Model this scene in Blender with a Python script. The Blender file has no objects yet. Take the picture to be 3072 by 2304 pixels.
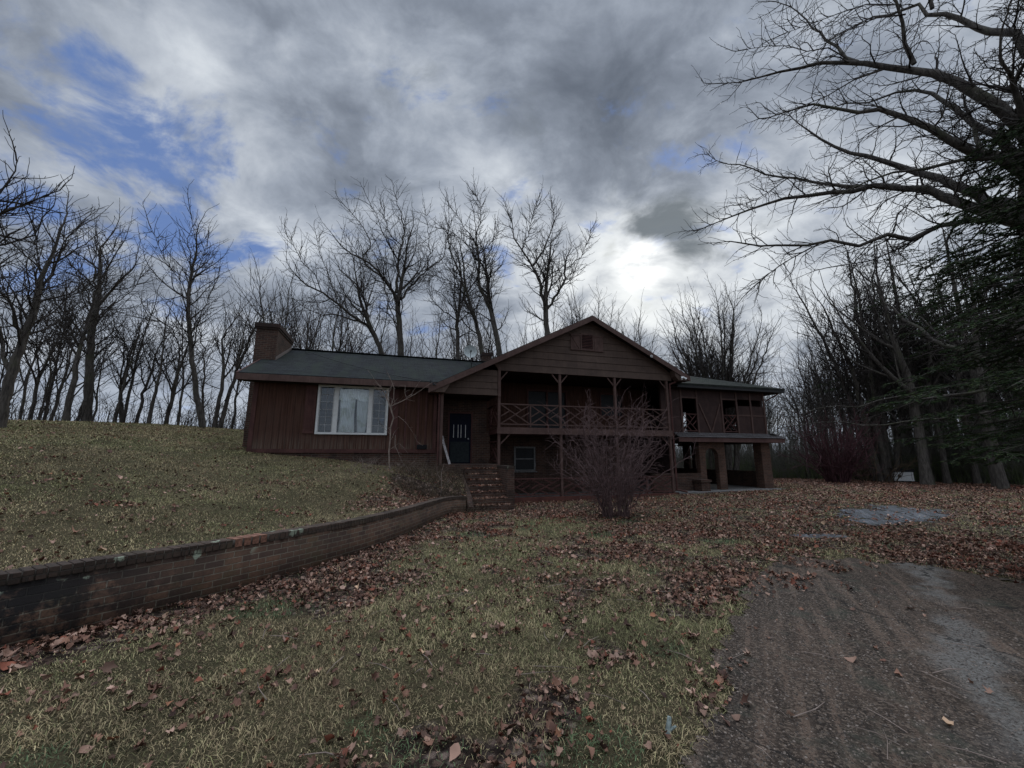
import bpy, math, random
import numpy as np
from mathutils import Vector
S = bpy.context.scene
R_ = math.radians
# ------------------------------------------------------------------ camera
CAM = (0.0, 0.0, 1.6); FPX = 395.0; PITCH = R_(10.3)
cam = bpy.data.cameras.new("camera"); cam.sensor_width = 36; cam.lens = FPX/1024*36
cam.clip_start = .05; cam.clip_end = 2000
co = bpy.data.objects.new("camera", cam); S.collection.objects.link(co)
co.location = CAM; co.rotation_euler = (math.pi/2+PITCH, 0, 0); S.camera = co
S.render.resolution_x = 1024; S.render.resolution_y = 768

def direc(px, py):            # compass direction of a feature noted in the photograph
    r = (px-512)/FPX; u = (384-py)/FPX
    return (r, math.cos(PITCH)-u*math.sin(PITCH), math.sin(PITCH)+u*math.cos(PITCH))
def at(px, py, D):            # point on the camera ray through an image pixel, D metres away horizontally
    x, y, z = direc(px, py); s = D/math.hypot(x, y)
    return (s*x, s*y, CAM[2]+s*z)
# ------------------------------------------------------------------ node helper
class NT:
    def __init__(s, tree): s.t = tree; s.n = tree.nodes; s.l = tree.links
    def new(s, typ, **kw):
        n = s.n.new(typ)
        for k, v in kw.items(): setattr(n, k, v)
        return n
    def put(s, sock, v):
        if isinstance(v, bpy.types.NodeSocket): s.l.new(v, sock)
        elif v is not None:
            if isinstance(v, (int, float)) and sock.type in ('RGBA',): v = (v, v, v, 1)
            if isinstance(v, (int, float)) and sock.type == 'VECTOR': v = (v, v, v)
            if sock.type == 'RGBA' and len(v) == 3: v = tuple(v)+(1,)
            sock.default_value = v
    def math(s, op, a, b=None, c=None, clamp=False):
        n = s.new('ShaderNodeMath', operation=op, use_clamp=clamp)
        for i, v in enumerate((a, b, c)):
            if v is not None: s.put(n.inputs[i], v)
        return n.outputs[0]
    def vmath(s, op, a, b=None, out=0):
        n = s.new('ShaderNodeVectorMath', operation=op); s.put(n.inputs[0], a)
        if b is not None:
            if op == 'SCALE': s.put(n.inputs[3], b)
            else: s.put(n.inputs[1], b)
        return n.outputs[out]
    def mix(s, f, a, b, mode='MIX'):
        n = s.new('ShaderNodeMix', data_type='RGBA', blend_type=mode)
        s.put(n.inputs[0], f); s.put(n.inputs[6], a); s.put(n.inputs[7], b); return n.outputs[2]
    def noise(s, vec, scale, detail=4, rough=.55, dist=0, out=0):
        n = s.new('ShaderNodeTexNoise'); s.put(n.inputs['Vector'], vec)
        n.inputs['Scale'].default_value = scale; n.inputs['Detail'].default_value = detail
        n.inputs['Roughness'].default_value = rough; n.inputs['Distortion'].default_value = dist
        return n.outputs[out]
    def mapr(s, v, a, b, c=0., d=1., smooth=True):
        n = s.new('ShaderNodeMapRange', interpolation_type='SMOOTHSTEP' if smooth else 'LINEAR')
        s.put(n.inputs[0], v)
        for i, q in enumerate((a, b, c, d)): n.inputs[i+1].default_value = q
        return n.outputs[0]
    def ramp(s, f, stops):
        n = s.new('ShaderNodeValToRGB'); s.put(n.inputs[0], f); e = n.color_ramp.elements
        while len(e) < len(stops): e.new(.5)
        for q, (p, c) in zip(e, stops): q.position = p; q.color = tuple(c)+(1,)
        return n.outputs[0]
# ------------------------------------------------------------------ world: broken winter cloud over blue, low veiled sun
SUN = Vector(direc(641, 262)).normalized()
sun_el = math.asin(SUN.z); sun_az = math.atan2(SUN.x, SUN.y)
W = bpy.data.worlds.new("World"); S.world = W; W.use_nodes = True
w = NT(W.node_tree); w.n.clear()
tc = w.new('ShaderNodeTexCoord').outputs['Generated']
nrm = w.vmath('NORMALIZE', tc)
sky = w.new('ShaderNodeTexSky', sky_type='NISHITA'); sky.sun_disc = False
sky.sun_elevation = sun_el; sky.sun_rotation = sun_az; sky.dust_density = .6; sky.ozone_density = 2.2
sx = w.new('ShaderNodeSeparateXYZ'); w.put(sx.inputs[0], nrm)
zz = w.math('ADD', w.math('MAXIMUM', sx.outputs[2], 0.0), .38)
cx = w.new('ShaderNodeCombineXYZ')
w.put(cx.inputs[0], w.math('DIVIDE', sx.outputs[0], zz)); w.put(cx.inputs[1], w.math('DIVIDE', sx.outputs[1], zz))
cx.inputs[2].default_value = 5.3
P = cx.outputs[0]
warp = w.vmath('SCALE', w.vmath('SUBTRACT', w.noise(P, 1.7, 3, .5, 0, 1), (.5, .5, .5)), .32)
Pw = w.vmath('ADD', P, warp)
rot = w.new('ShaderNodeMapping'); rot.inputs['Rotation'].default_value = (0, 0, R_(-38)); rot.inputs['Scale'].default_value = (.82, 1.12, 1)
w.put(rot.inputs[0], Pw); Pr = rot.outputs[0]
big = w.noise(Pw, 1.5, 4, .5)
mid = w.noise(Pr, 4.0, 7, .55)
fin = w.noise(Pw, 9.0, 9, .60)
def lobe(px, py, deg):     # 1 in the direction of that image pixel, falling to 0 deg away
    D = Vector(direc(px, py)).normalized()
    dt = w.vmath('DOT_PRODUCT', nrm, tuple(D), 1)
    q = w.mapr(dt, math.cos(R_(deg*1.15)), 1.0, 0, 1, False); return w.math('MULTIPLY', q, q)
def add(v, f, k): return w.math('MULTIPLY_ADD', f, k, v)
val = add(add(w.math('MULTIPLY', big, .30), mid, .44), fin, .27)
v2 = val
LOB = [(560, 270, 24, .06), (500, 170, 13, .05), (560, 120, 10, -.05), (590, 195, 7, -.04), (420, 40, 20, -.04), (690, 60, 24, -.045), (480, 95, 8, .035), (250, 170, 15, .035), (230, 110, 12, .03), (110, 20, 22, .0),
       (330, 110, 9, -.02), (350, 160, 6, -.02), (60, 60, 14, .0), (150, 165, 10, .02), (85, 195, 9, .03), (420, 150, 9, .045), (900, 260, 26, .06), (980, 60, 22, .035), (690, 160, 12, -.025), (300, 20, 12, -.03), (690, 285, 10, .03), (770, 320, 20, .04), (300, 240, 12, .03)]
for (a, b, dg, k) in LOB: v2 = add(v2, lobe(a, b, dg), k)
v2 = w.math('ADD', .5, w.math('MULTIPLY', w.math('SUBTRACT', v2, .5), 1.22))
cl = w.ramp(v2, [(.24, (.070, .085, .112)), (.36, (.120, .140, .176)), (.45, (.178, .204, .250)), (.52, (.250, .282, .336)), (.59, (.345, .378, .430)), (.67, (.46, .495, .54)), (.76, (.57, .60, .63))])
# blue gaps low on the left
gapn = w.noise(Pr, 4.2, 7, .58)
gap = w.math('MULTIPLY', w.noise(Pr, 5.5, 9, .60), 2.8)
for (a_, b_, dg, k) in [(128, 188, 12, .25), (150, 205, 9, .10), (62, 118, 9, .18), (100, 140, 8, .12), (215, 238, 11, .17), (8, 165, 8, .17), (30, 215, 12, .12), (84, 182, 6, -.22), (120, 200, 4, -.06), (152, 188, 4, -.12), (436, 160, 4.5, .10), (425, 142, 4, .06), (862, 262, 7, .14), (40, 245, 20, .06)]:
    gap = add(gap, lobe(a_, b_, dg), k*1.08)
gapm = w.mapr(gap, 1.62, 2.10)
lowband = w.mapr(sx.outputs[2], .06, .36, .85, 0.)
skyb = w.mix(1.0, w.vmath('SCALE', sky.outputs[0], .055), (.62, .82, 1.28, 1), 'MULTIPLY')
skyb = w.mix(.75, skyb, (.125, .195, .385))
skyb = w.mix(lowband, skyb, (.34, .42, .60))
c2 = w.mix(gapm, cl, skyb)
lowc = w.mapr(sx.outputs[2], .0, .24, .55, 0.)
c2 = w.mix(lowc, c2, (.42, .47, .55))
g1 = w.math('MULTIPLY', lobe(641, 264, 4.2), w.mapr(w.noise(Pw, 11, 5, .6), .32, .62, .25, 1.2)); g2 = lobe(641, 280, 12); g3 = lobe(640, 330, 30)
# ragged dark cloud over the veiled sun
dk = w.mapr(add(add(add(add(w.math('MULTIPLY', w.noise(Pw, 8, 7, .6), 1.5), lobe(645, 234, 5.5), .34), lobe(672, 228, 7.0), .40), lobe(700, 216, 6.0), .34), lobe(640, 263, 5.0), -.75), .86, 1.42)
dk2 = w.mapr(add(add(w.math('MULTIPLY', w.noise(Pw, 9, 6, .6), .9), lobe(656, 300, 5.0), .34), lobe(612, 250, 4.0), .32), .72, .95, 0, .6)
glow = w.mix(1, w.vmath('SCALE', (1., .97, .90), w.math('MULTIPLY', g1, .40)), w.vmath('SCALE', (.52, .48, .36), w.math('MULTIPLY', g2, .13)), 'ADD')
glow = w.mix(1, glow, w.vmath('SCALE', (.085, .08, .065), g3), 'ADD')
glow = w.mix(1, glow, w.mapr(v2, .42, .68, .2, 1.35), 'MULTIPLY')
c3 = w.mix(1, c2, glow, 'ADD')
c3 = w.mix(w.math('MULTIPLY', dk, .96), c3, (.135, .155, .172)); c3 = w.mix(w.math('MULTIPLY', dk2, .7), c3, (.26, .28, .27))
# added fill: unseen sky overhead and behind brightened to light lawn and facade
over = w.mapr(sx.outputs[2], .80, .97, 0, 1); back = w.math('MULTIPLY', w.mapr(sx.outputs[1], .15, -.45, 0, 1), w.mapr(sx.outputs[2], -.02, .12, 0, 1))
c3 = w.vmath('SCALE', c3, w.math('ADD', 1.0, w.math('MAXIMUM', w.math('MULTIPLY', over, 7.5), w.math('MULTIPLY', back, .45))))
below = w.mapr(sx.outputs[2], -.06, 0., 0, 1)
c3 = w.mix(below, (.05, .05, .05), c3)
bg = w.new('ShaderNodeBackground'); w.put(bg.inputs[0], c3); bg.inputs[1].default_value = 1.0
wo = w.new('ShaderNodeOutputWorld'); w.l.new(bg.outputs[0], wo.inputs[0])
sl = bpy.data.lights.new("sun", 'SUN'); sl.energy = .5; sl.angle = R_(14); sl.color = (1, .95, .86)
so = bpy.data.objects.new("sun", sl); S.collection.objects.link(so)
so.rotation_euler = (-SUN).to_track_quat('-Z', 'Y').to_euler()
S.view_settings.view_transform = 'Standard'; S.view_settings.look = 'None'
S.view_settings.exposure = 0.42; S.view_settings.gamma = 1
S.render.engine = 'CYCLES'
# ------------------------------------------------------------------ materials
def M_(name):
    m = bpy.data.materials.new(name); m.use_nodes = True
    t = NT(m.node_tree); b = t.n['Principled BSDF']; return m, t, b
def tex(t, kind='Object'): return t.new('ShaderNodeTexCoord').outputs[kind]
def fin_(t, b, col, rough=.85, bump=None, bd=.01, bs=1.):
    t.put(b.inputs['Base Color'], col); t.put(b.inputs['Roughness'], rough)
    b.inputs['Specular IOR Level'].default_value = .25
    if bump is not None:
        n = t.new('ShaderNodeBump'); n.inputs['Distance'].default_value = bd; n.inputs['Strength'].default_value = bs
        t.put(n.inputs['Height'], bump); t.l.new(n.outputs[0], b.inputs['Normal'])
def paint(name, c1, c2, scale=3, rough=.7, grain=True):
    m, t, b = M_(name); o = tex(t)
    n = t.noise(o, scale, 6, .65); f = t.noise(o, 40, 3, .6)
    mp = t.new('ShaderNodeMapping'); mp.inputs['Scale'].default_value = (22, 22, 1.2); t.put(mp.inputs[0], o)
    st = t.noise(mp.outputs[0], 1, 5, .6)
    c = t.mix(t.mapr(n, .35, .65), c1, c2)
    c = t.mix(t.mapr(st, .4, .75, 0, .35), c, tuple(v*.45 for v in c1))
    fin_(t, b, c, rough, t.math('ADD', f, st), .004); return m
def brick(name, c1, c2, mortar, dark=.35, lichen=0., moss=0., soot=.93):
    m, t, b = M_(name); uv = tex(t, 'UV'); o = tex(t)
    n = t.new('ShaderNodeTexBrick'); n.offset = .5; t.put(n.inputs['Vector'], t.vmath('ADD', uv, t.vmath('SCALE', t.vmath('SUBTRACT', t.noise(uv, 3, 3, .5, 0, 1), (.5, .5, .5)), .012)))
    n.inputs['Color1'].default_value = (*c1, 1); n.inputs['Color2'].default_value = (*c2, 1); n.inputs['Mortar'].default_value = (*mortar, 1)
    n.inputs['Scale'].default_value = 1; n.inputs['Brick Width'].default_value = .205; n.inputs['Row Height'].default_value = .0715
    n.inputs['Mortar Size'].default_value = .0075; n.inputs['Mortar Smooth'].default_value = .35; n.inputs['Bias'].default_value = -.1
    c = t.mix(t.mapr(t.noise(o, 34, 4, .7), .3, .75, 0, .5), n.outputs[0], tuple(v*.4 for v in c1))
    big = t.noise(o, 1.1, 6, .62, .4)
    mp = t.new('ShaderNodeMapping'); mp.inputs['Scale'].default_value = (5, 5, .7); t.put(mp.inputs[0], o)
    run = t.noise(mp.outputs[0], 1, 5, .6)
    c = t.mix(t.mapr(big, .42, .68, 0, dark), c, (.012, .010, .009))
    c = t.mix(t.mapr(run, .5, .72, 0, dark*.8), c, (.016, .013, .011))
    if moss: c = t.mix(t.mapr(t.noise(o, 2.3, 6, .7, .3), .5, .72, 0, moss), c, (.045, .048, .018))
    if lichen:
        v = t.new('ShaderNodeTexVoronoi'); v.inputs['Scale'].default_value = 4.2
        t.put(v.inputs['Vector'], t.vmath('ADD', o, t.vmath('SCALE', t.noise(o, 9, 5, .7, 0, 1), .17)))
        spot = t.mapr(v.outputs['Distance'], .24, .19, 0, 1)
        sz = t.new('ShaderNodeSeparateXYZ'); t.put(sz.inputs[0], o)
        hi = t.math('MULTIPLY', t.mapr(sz.outputs[2], lichen-.30, lichen-.08), t.mapr(t.noise(o, 2.3, 1), .40, .48))
        nearl = t.mapr(sz.outputs[1], 7.5, 5.5)
        blk = t.math('MULTIPLY', t.mapr(t.math('ADD', t.noise(o, 5, 6, .75), t.mapr(sz.outputs[2], -.1, .65, 0, .22, False)), .48, .62), t.mapr(sz.outputs[1], 5.3, 3.6))
        c = t.mix(t.math('MULTIPLY', blk, soot), c, (.006, .006, .006))
        c = t.mix(t.math('MULTIPLY', t.math('MULTIPLY', spot, hi), nearl), c, (.27, .30, .22))
    bp = t.math('ADD', t.math('MULTIPLY', n.outputs[1], -1.), t.math('MULTIPLY', t.noise(o, 60, 3), .35))
    fin_(t, b, c, .92, bp, .008); return m
def siding_v(name):
    m, t, b = M_(name); uv = tex(t, 'UV'); o = tex(t)
    sp = t.new('ShaderNodeSeparateXYZ'); t.put(sp.inputs[0], uv)
    fr = t.math('FRACT', t.math('DIVIDE', sp.outputs[0], .2032))
    gr = t.mapr(t.math('ABSOLUTE', t.math('SUBTRACT', fr, .5)), .455, .475, 0, 1)
    mp = t.new('ShaderNodeMapping'); mp.inputs['Scale'].default_value = (16, .7, 1); t.put(mp.inputs[0], uv)
    st = t.noise(mp.outputs[0], 1, 6, .65)
    big = t.noise(o, .9, 5, .6)
    c = t.mix(t.mapr(st, .3, .72), (.042, .017, .010), (.088, .040, .026))
    c = t.mix(t.mapr(big, .4, .7, 0, .45), c, (.075, .045, .035))
    sz = t.new('ShaderNodeSeparateXYZ'); t.put(sz.inputs[0], o)
    low = t.math('MULTIPLY', t.mapr(sz.outputs[2], 2.55, 1.8), t.mapr(t.noise(mp.outputs[0], 1.3, 4), .35, .7))
    c = t.mix(t.math('MULTIPLY', low, .6), c, (.16, .125, .10))
    c = t.mix(t.math('MULTIPLY', gr, .55), c, (.020, .010, .008))
    fin_(t, b, c, .85, t.math('ADD', t.math('MULTIPLY', gr, -.8), t.math('MULTIPLY', st, .25)), .008); return m
def shingle(name, c1, c2, c3, w_=.3, h_=.14):
    m, t, b = M_(name); uv = tex(t, 'UV'); o = tex(t)
    n = t.new('ShaderNodeTexBrick'); n.offset = .37; n.offset_frequency = 2; t.put(n.inputs['Vector'], uv)
    n.inputs['Color1'].default_value = (*c1, 1); n.inputs['Color2'].default_value = (*c2, 1); n.inputs['Mortar'].default_value = (*[v*.3 for v in c1], 1)
    n.inputs['Scale'].default_value = 1; n.inputs['Brick Width'].default_value = w_; n.inputs['Row Height'].default_value = h_
    n.inputs['Mortar Size'].default_value = .013; n.inputs['Mortar Smooth'].default_value = .4
    mp = t.new('ShaderNodeMapping'); mp.inputs['Scale'].default_value = (2.2, .5, 1); t.put(mp.inputs[0], uv)
    s = t.noise(mp.outputs[0], 1, 5, .6)
    c = t.mix(t.mapr(s, .40, .66, 0, .75), n.outputs[0], c3); c = t.mix(t.mapr(t.noise(uv, 1.1, 6, .7), .45, .75, 0, .6), c, tuple(v*.45 for v in c1))
    c = t.mix(t.mapr(t.noise(o, 90, 2), .4, .7, 0, .4), c, tuple(v*2.2 for v in c1))
    fin_(t, b, c, .95, t.math('MULTIPLY', n.outputs[1], -1), .01); return m
def flat(name, c, rough=.6, metal=0, var=.25, sc=12):
    m, t, b = M_(name); o = tex(t)
    cc = t.mix(t.mapr(t.noise(o, sc, 5, .6), .3, .7), tuple(v*(1-var) for v in c), tuple(min(1, v*(1+var)) for v in c))
    fin_(t, b, cc, rough); b.inputs['Metallic'].default_value = metal; return m
def bark(name, c1, c2, moss=None):
    m, t, b = M_(name); o = tex(t)
    mp = t.new('ShaderNodeMapping'); mp.inputs['Scale'].default_value = (9, 9, 1.6); t.put(mp.inputs[0], o)
    n = t.noise(mp.outputs[0], 2, 6, .7)
    c = t.mix(t.mapr(n, .35, .68), c1, c2)
    if moss: c = t.mix(t.mapr(t.noise(o, 1.1, 5, .65), .5, .66, 0, .7), c, moss)
    fin_(t, b, c, .95, n, .03); return m
def vcol(name, rough=.9, trans=0):
    m, t, b = M_(name); a = t.new('ShaderNodeAttribute'); a.attribute_name = 'Col'
    fin_(t, b, a.outputs['Color'], rough)
    return m
MT = {
 'siding': siding_v('brown_vertical_siding'),
 'lap': paint('brown_lap_siding', (.070, .045, .034), (.100, .066, .050), 1.5),
 'trim': paint('red_brown_trim', (.075, .042, .034), (.108, .064, .052), 2.5),
 'dtrim': paint('dark_red_trim', (.060, .024, .020), (.095, .040, .033), 2.5),
 'redcurb': paint('painted_red_curb', (.075, .026, .020), (.12, .045, .033), 1.5),
 'brick': brick('old_red_brick', (.105, .054, .038), (.050, .030, .024), (.15, .125, .10), .5),
 'wallbrick': brick('retaining_brick', (.115, .062, .038), (.052, .031, .023), (.165, .135, .098), .42, .62, .35),
 'roof': shingle('green_black_shingles', (.007, .008, .009), (.024, .028, .029), (.019, .026, .017)),
 'roof2': shingle('mossy_dark_shingles', (.008, .009, .008), (.028, .030, .025), (.016, .024, .013)),
 'skirt': shingle('grey_wood_shakes', (.13, .12, .12), (.065, .055, .055), (.05, .045, .04), .17, .17),
 'muntin': flat('white_muntin', (.42, .42, .41), .5, 0, .1),
 'white': flat('white_window_frame', (.62, .62, .60), .45, 0, .08),
 'dirtywhite': flat('dirty_white_frame', (.16, .16, .155), .5, 0, .3),
 'dark': flat('dark_interior', (.020, .016, .014), .95),
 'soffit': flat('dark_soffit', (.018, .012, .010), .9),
 'conc': flat('weathered_concrete', (.16, .15, .14), .9, 0, .3, 4),
 'door': flat('deep_blue_door', (.006, .008, .017), .9),
 'storm': flat('grey_storm_panel', (.022, .028, .030), .9),
 'metal': flat('grey_metal', (.30, .31, .31), .45, .3, .1),
 'black': flat('black_rubber', (.012, .012, .013), .7),
 'grass_c': None,
}
def glass():
    m, t, b = M_('window_glass'); t.n.remove(b)
    g = t.new('ShaderNodeBsdfGlossy'); g.inputs['Roughness'].default_value = .03; g.inputs['Color'].default_value = (.9, .95, 1, 1)
    tr = t.new('ShaderNodeBsdfTransparent'); tr.inputs[0].default_value = (.97, .985, .985, 1)
    f = t.new('ShaderNodeFresnel'); f.inputs[0].default_value = 1.5
    mx = t.new('ShaderNodeMixShader'); t.l.new(f.outputs[0], mx.inputs[0]); t.l.new(tr.outputs[0], mx.inputs[1]); t.l.new(g.outputs[0], mx.inputs[2])
    t.l.new(mx.outputs[0], t.n['Material Output'].inputs[0]); return m
MT['brickdark'] = brick('sooty_brick', (.060, .035, .028), (.040, .026, .022), (.035, .030, .026), .5)
MT['brickpale'] = brick('orange_brown_brick', (.150, .078, .052), (.090, .048, .035), (.15, .13, .105), .45)
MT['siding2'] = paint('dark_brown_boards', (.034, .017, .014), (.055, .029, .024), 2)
MT['dtrim2'] = paint('faded_brown_trim', (.085, .042, .036), (.12, .065, .055), 2)
MT['black2'] = flat('matte_black_metal', (.02, .02, .02), .6)
MT['flash'] = flat('dull_flashing', (.12, .10, .095), .6)
MT['dish'] = flat('grey_dish', (.34, .37, .36), .6)
MT['dirtyw2'] = flat('flaking_white_wood', (.34, .31, .30), .85, 0, .35, 9)
MT['dimglass'] = flat('unlit_dark_pane', (.012, .013, .014), .45)  # near-black colour stands in for unlit glass, sky reflection left out
MT['briar'] = flat('green_brown_briar', (.085, .105, .045), .95, 0, .4, .4)
MT['lichen'] = flat('lichen_grey_wood', (.22, .26, .24), .9, 0, .4, 40)
MT['glass'] = glass()
def curtain():
    m, t, b = M_('pale_curtain'); o = tex(t)
    n = t.noise(o, 2.2, 5, .6); sz = t.new('ShaderNodeSeparateXYZ'); t.put(sz.inputs[0], o)
    c = t.mix(t.mapr(n, .35, .7), (.86, .88, .88), (.70, .71, .68))
    c = t.mix(t.math('MULTIPLY', t.mapr(t.noise(o, 3.5, 4), .52, .62), .6), c, (.50, .54, .44))
    fin_(t, b, c, .9); return m
MT['curtain'] = curtain()
MT['bark'] = bark('dark_bark', (.040, .034, .029), (.110, .096, .082), (.06, .062, .035))
MT['twig'] = flat('twig_bark', (.032, .026, .022), .9, 0, .3, 3)
MT['oakbark'] = bark('oak_bark', (.045, .040, .036), (.120, .105, .090), (.07, .075, .045))
MT['bushbark'] = flat('grey_purple_stems', (.110, .070, .066), .9, 0, .35, 5)
MT['redbark'] = flat('dark_red_stems', (.070, .030, .033), .9, 0, .35, 5)
MT['palebark'] = flat('pale_grey_bark', (.22, .17, .14), .9, 0, .3, 5)
MT['brushy'] = flat('brown_brush_stems', (.085, .062, .040), .95, 0, .5, 3)
MT['under'] = flat('grey_green_undergrowth', (.105, .100, .082), .95, 0, .45, .5)
MT['needles'] = vcol('dark_green_needles')
MT['leaf'] = vcol('dry_leaf', .8)
MT['grass'] = vcol('winter_grass', .85)

# ------------------------------------------------------------------ mesh helpers
def link(o): S.collection.objects.link(o); return o
def tag(o, label=None, cat=None, group=None, kind=None):
    for k, v in (('label', label), ('category', cat), ('group', group), ('kind', kind)):
        if v: o[k] = v
    return o
def empty(name, loc=(0, 0, 0), rz=0, label=None, cat=None, group=None):
    o = bpy.data.objects.new(name, None); o.location = loc; o.rotation_euler = (0, 0, rz); o.empty_display_size = .2
    link(o); return tag(o, label, cat, group)
def npmesh(name, V, faces, mat, parent=None, smooth=False, col=None, uv=None, link_=True):
    """V (n,3); faces = list of (m,k) int arrays"""
    me = bpy.data.meshes.new(name); V = np.ascontiguousarray(V, dtype=np.float32)
    faces = [f for f in faces if len(f)]
    L = np.concatenate([f.ravel() for f in faces]).astype(np.int32)
    cnt = np.concatenate([np.full(len(f), f.shape[1], np.int32) for f in faces])
    st = np.concatenate(([0], np.cumsum(cnt)[:-1])).astype(np.int32)
    me.vertices.add(len(V)); me.vertices.foreach_set('co', V.ravel())
    me.loops.add(len(L)); me.loops.foreach_set('vertex_index', L)
    me.polygons.add(len(cnt)); me.polygons.foreach_set('loop_start', st)
    if smooth: me.polygons.foreach_set('use_smooth', np.ones(len(cnt), bool))
    if col is not None:
        a = me.color_attributes.new('Col', 'FLOAT_COLOR', 'POINT')
        c = np.ones((len(V), 4), np.float32); c[:, :3] = col; a.data.foreach_set('color', c.ravel())
    if uv is not None:
        u = me.uv_layers.new(name='UVMap'); u.data.foreach_set('uv', np.ascontiguousarray(uv, dtype=np.float32).ravel())
    me.update(calc_edges=True); me.validate()
    if mat: me.materials.append(mat)
    o = bpy.data.objects.new(name, me); o.parent = parent
    if link_: link(o)
    return o
class MB:
    def __init__(s): s.v = []; s.f = []
    def poly(s, pts):
        i = len(s.v); s.v += [tuple(p) for p in pts]; s.f.append(list(range(i, i+len(pts)))); return s
    def hexa(s, p):       # p: 8 points, bottom 4 (ccw from above) then top 4
        i = len(s.v); s.v += [tuple(q) for q in p]
        for f in ((3, 2, 1, 0), (4, 5, 6, 7), (0, 1, 5, 4), (1, 2, 6, 5), (2, 3, 7, 6), (3, 0, 4, 7)): s.f.append([i+j for j in f])
        return s
    def box(s, a0, a1, b0, b1, c0, c1):
        return s.hexa([(a0, b0, c0), (a1, b0, c0), (a1, b1, c0), (a0, b1, c0), (a0, b0, c1), (a1, b0, c1), (a1, b1, c1), (a0, b1, c1)])
    def bar(s, p, q, w_, d_, up=(0, -1, 0)):   # beam from p to q; w_ in-plane width, d_ along 'up' axis
        p = Vector(p); q = Vector(q); t = (q-p).normalized(); u = Vector(up); sd = t.cross(u).normalized(); u = sd.cross(t).normalized()
        a = sd*w_/2; b = u*d_/2
        return s.hexa([p-a-b, p+a-b, p+a+b, p-a+b, q-a-b, q+a-b, q+a+b, q-a+b])
    def prism(s, pts, off):   # polygon extruded along off
        o = Vector(off); A = [Vector(p) for p in pts]; B = [p+o for p in A]; n = len(A)
        s.poly(A); s.poly(B[::-1])
        for i in range(n): s.poly([A[i], B[i], B[(i+1) % n], A[(i+1) % n]])
        return s
    def cyl(s, c, r, h, n=12, r2=None, axis=(0, 0, 1)):
        c = Vector(c); ax = Vector(axis).normalized(); ref = Vector((1, 0, 0)) if abs(ax.x) < .9 else Vector((0, 1, 0))
        u = ax.cross(ref).normalized(); v = ax.cross(u); r2 = r if r2 is None else r2
        A = [c+u*math.cos(k*2*math.pi/n)*r+v*math.sin(k*2*math.pi/n)*r for k in range(n)]
        B = [c+ax*h+u*math.cos(k*2*math.pi/n)*r2+v*math.sin(k*2*math.pi/n)*r2 for k in range(n)]
        i = len(s.v); s.v += [tuple(p) for p in A+B]
        s.f.append([i+k for k in range(n)][::-1]); s.f.append([i+n+k for k in range(n)])
        for k in range(n): s.f.append([i+k, i+(k+1) % n, i+n+(k+1) % n, i+n+k])
        return s
    def build(s, name, mat, parent=None, smooth=False, bevel=0):
        me = bpy.data.meshes.new(name); me.from_pydata(s.v, [], s.f)
        import bmesh
        bm = bmesh.new(); bm.from_mesh(me); bmesh.ops.remove_doubles(bm, verts=bm.verts, dist=1e-5) if bevel == 0 and smooth else None
        bmesh.ops.recalc_face_normals(bm, faces=bm.faces)
        if bevel: bmesh.ops.bevel(bm, geom=bm.edges[:], offset=bevel, segments=1, affect='EDGES', clamp_overlap=True)
        ul = bm.loops.layers.uv.new('UVMap')
        for f in bm.faces:
            n = f.normal; f.smooth = smooth
            if abs(n.z) > .97: u = Vector((1, 0, 0)); v = Vector((0, 1, 0))
            else: u = Vector((0, 0, 1)).cross(n).normalized(); v = n.cross(u)
            for l in f.loops: l[ul].uv = (l.vert.co.dot(u), l.vert.co.dot(v))
        bm.to_mesh(me); bm.free(); me.materials.append(mat)
        o = bpy.data.objects.new(name, me); o.parent = parent; return link(o)
rnd = random.Random(7); rs = np.random.RandomState(7)
def sst(x, a, b):
    t = np.clip((np.asarray(x, float)-a)/(b-a), 0, 1); return t*t*(3-2*t)
def vnoise(x, y, s, seed=0):
    x = np.asarray(x, float)*s+seed*17.3; y = np.asarray(y, float)*s-seed*9.1
    xi = np.floor(x); yi = np.floor(y); fx = x-xi; fy = y-yi; fx = fx*fx*(3-2*fx); fy = fy*fy*(3-2*fy)
    def h(a, b):
        v = np.sin(a*127.1+b*311.7+seed*74.7)*43758.5453; return v-np.floor(v)
    return (h(xi, yi)*(1-fx)+h(xi+1, yi)*fx)*(1-fy)+(h(xi, yi+1)*(1-fx)+h(xi+1, yi+1)*fx)*fy
def fbm(x, y, s, seed=0, o=3):
    r = 0; a = .5
    for k in range(o): r = r+a*vnoise(x, y, s*2**k, seed+k); a *= .5
    return r/(1-.5**o)
# ------------------------------------------------------------------ site frame: house facade axis and terrain
YAW = R_(16.3); DX, DY = math.cos(YAW), math.sin(YAW); OX, OY = -.49, 15.0
def wxy(t, k): return (OX+DX*t-DY*k, OY+DY*t+DX*k)
def tk(x, y): x = np.asarray(x)-OX; y = np.asarray(y)-OY; return DX*x+DY*y, -DY*x+DX*y
WALL = [(-6.9, -2.5, .0, .66), (-5.6, 1.0, .0, .645), (-4.75, 2.75, 0., .63), (-4.22, 3.62, 0., .625), (-3.86, 4.25, .0, .615), (-3.42, 5.0, 0., .60), (-2.98, 6.0, -.01, .57), (-2.62, 7.1, -.03, .53), (-2.36, 8.4, -.05, .49), (-2.20, 9.8, -.08, .45), (-2.04, 11.2, -.10, .42), (-1.86, 12.5, -.12, .385), (-1.42, 12.66, -.13, .375)]
EDGE = [(p[0], p[1]) for p in WALL]+[(-1.38, 12.85), (wxy(-1.42, 0)), (wxy(-1.42, 150))]
EY = np.array([p[1] for p in EDGE]); EX = np.array([p[0] for p in EDGE])
def edge_x(y): return np.interp(y, EY, EX)
def inside_up(x, y): return (np.asarray(x) < edge_x(y))
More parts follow.
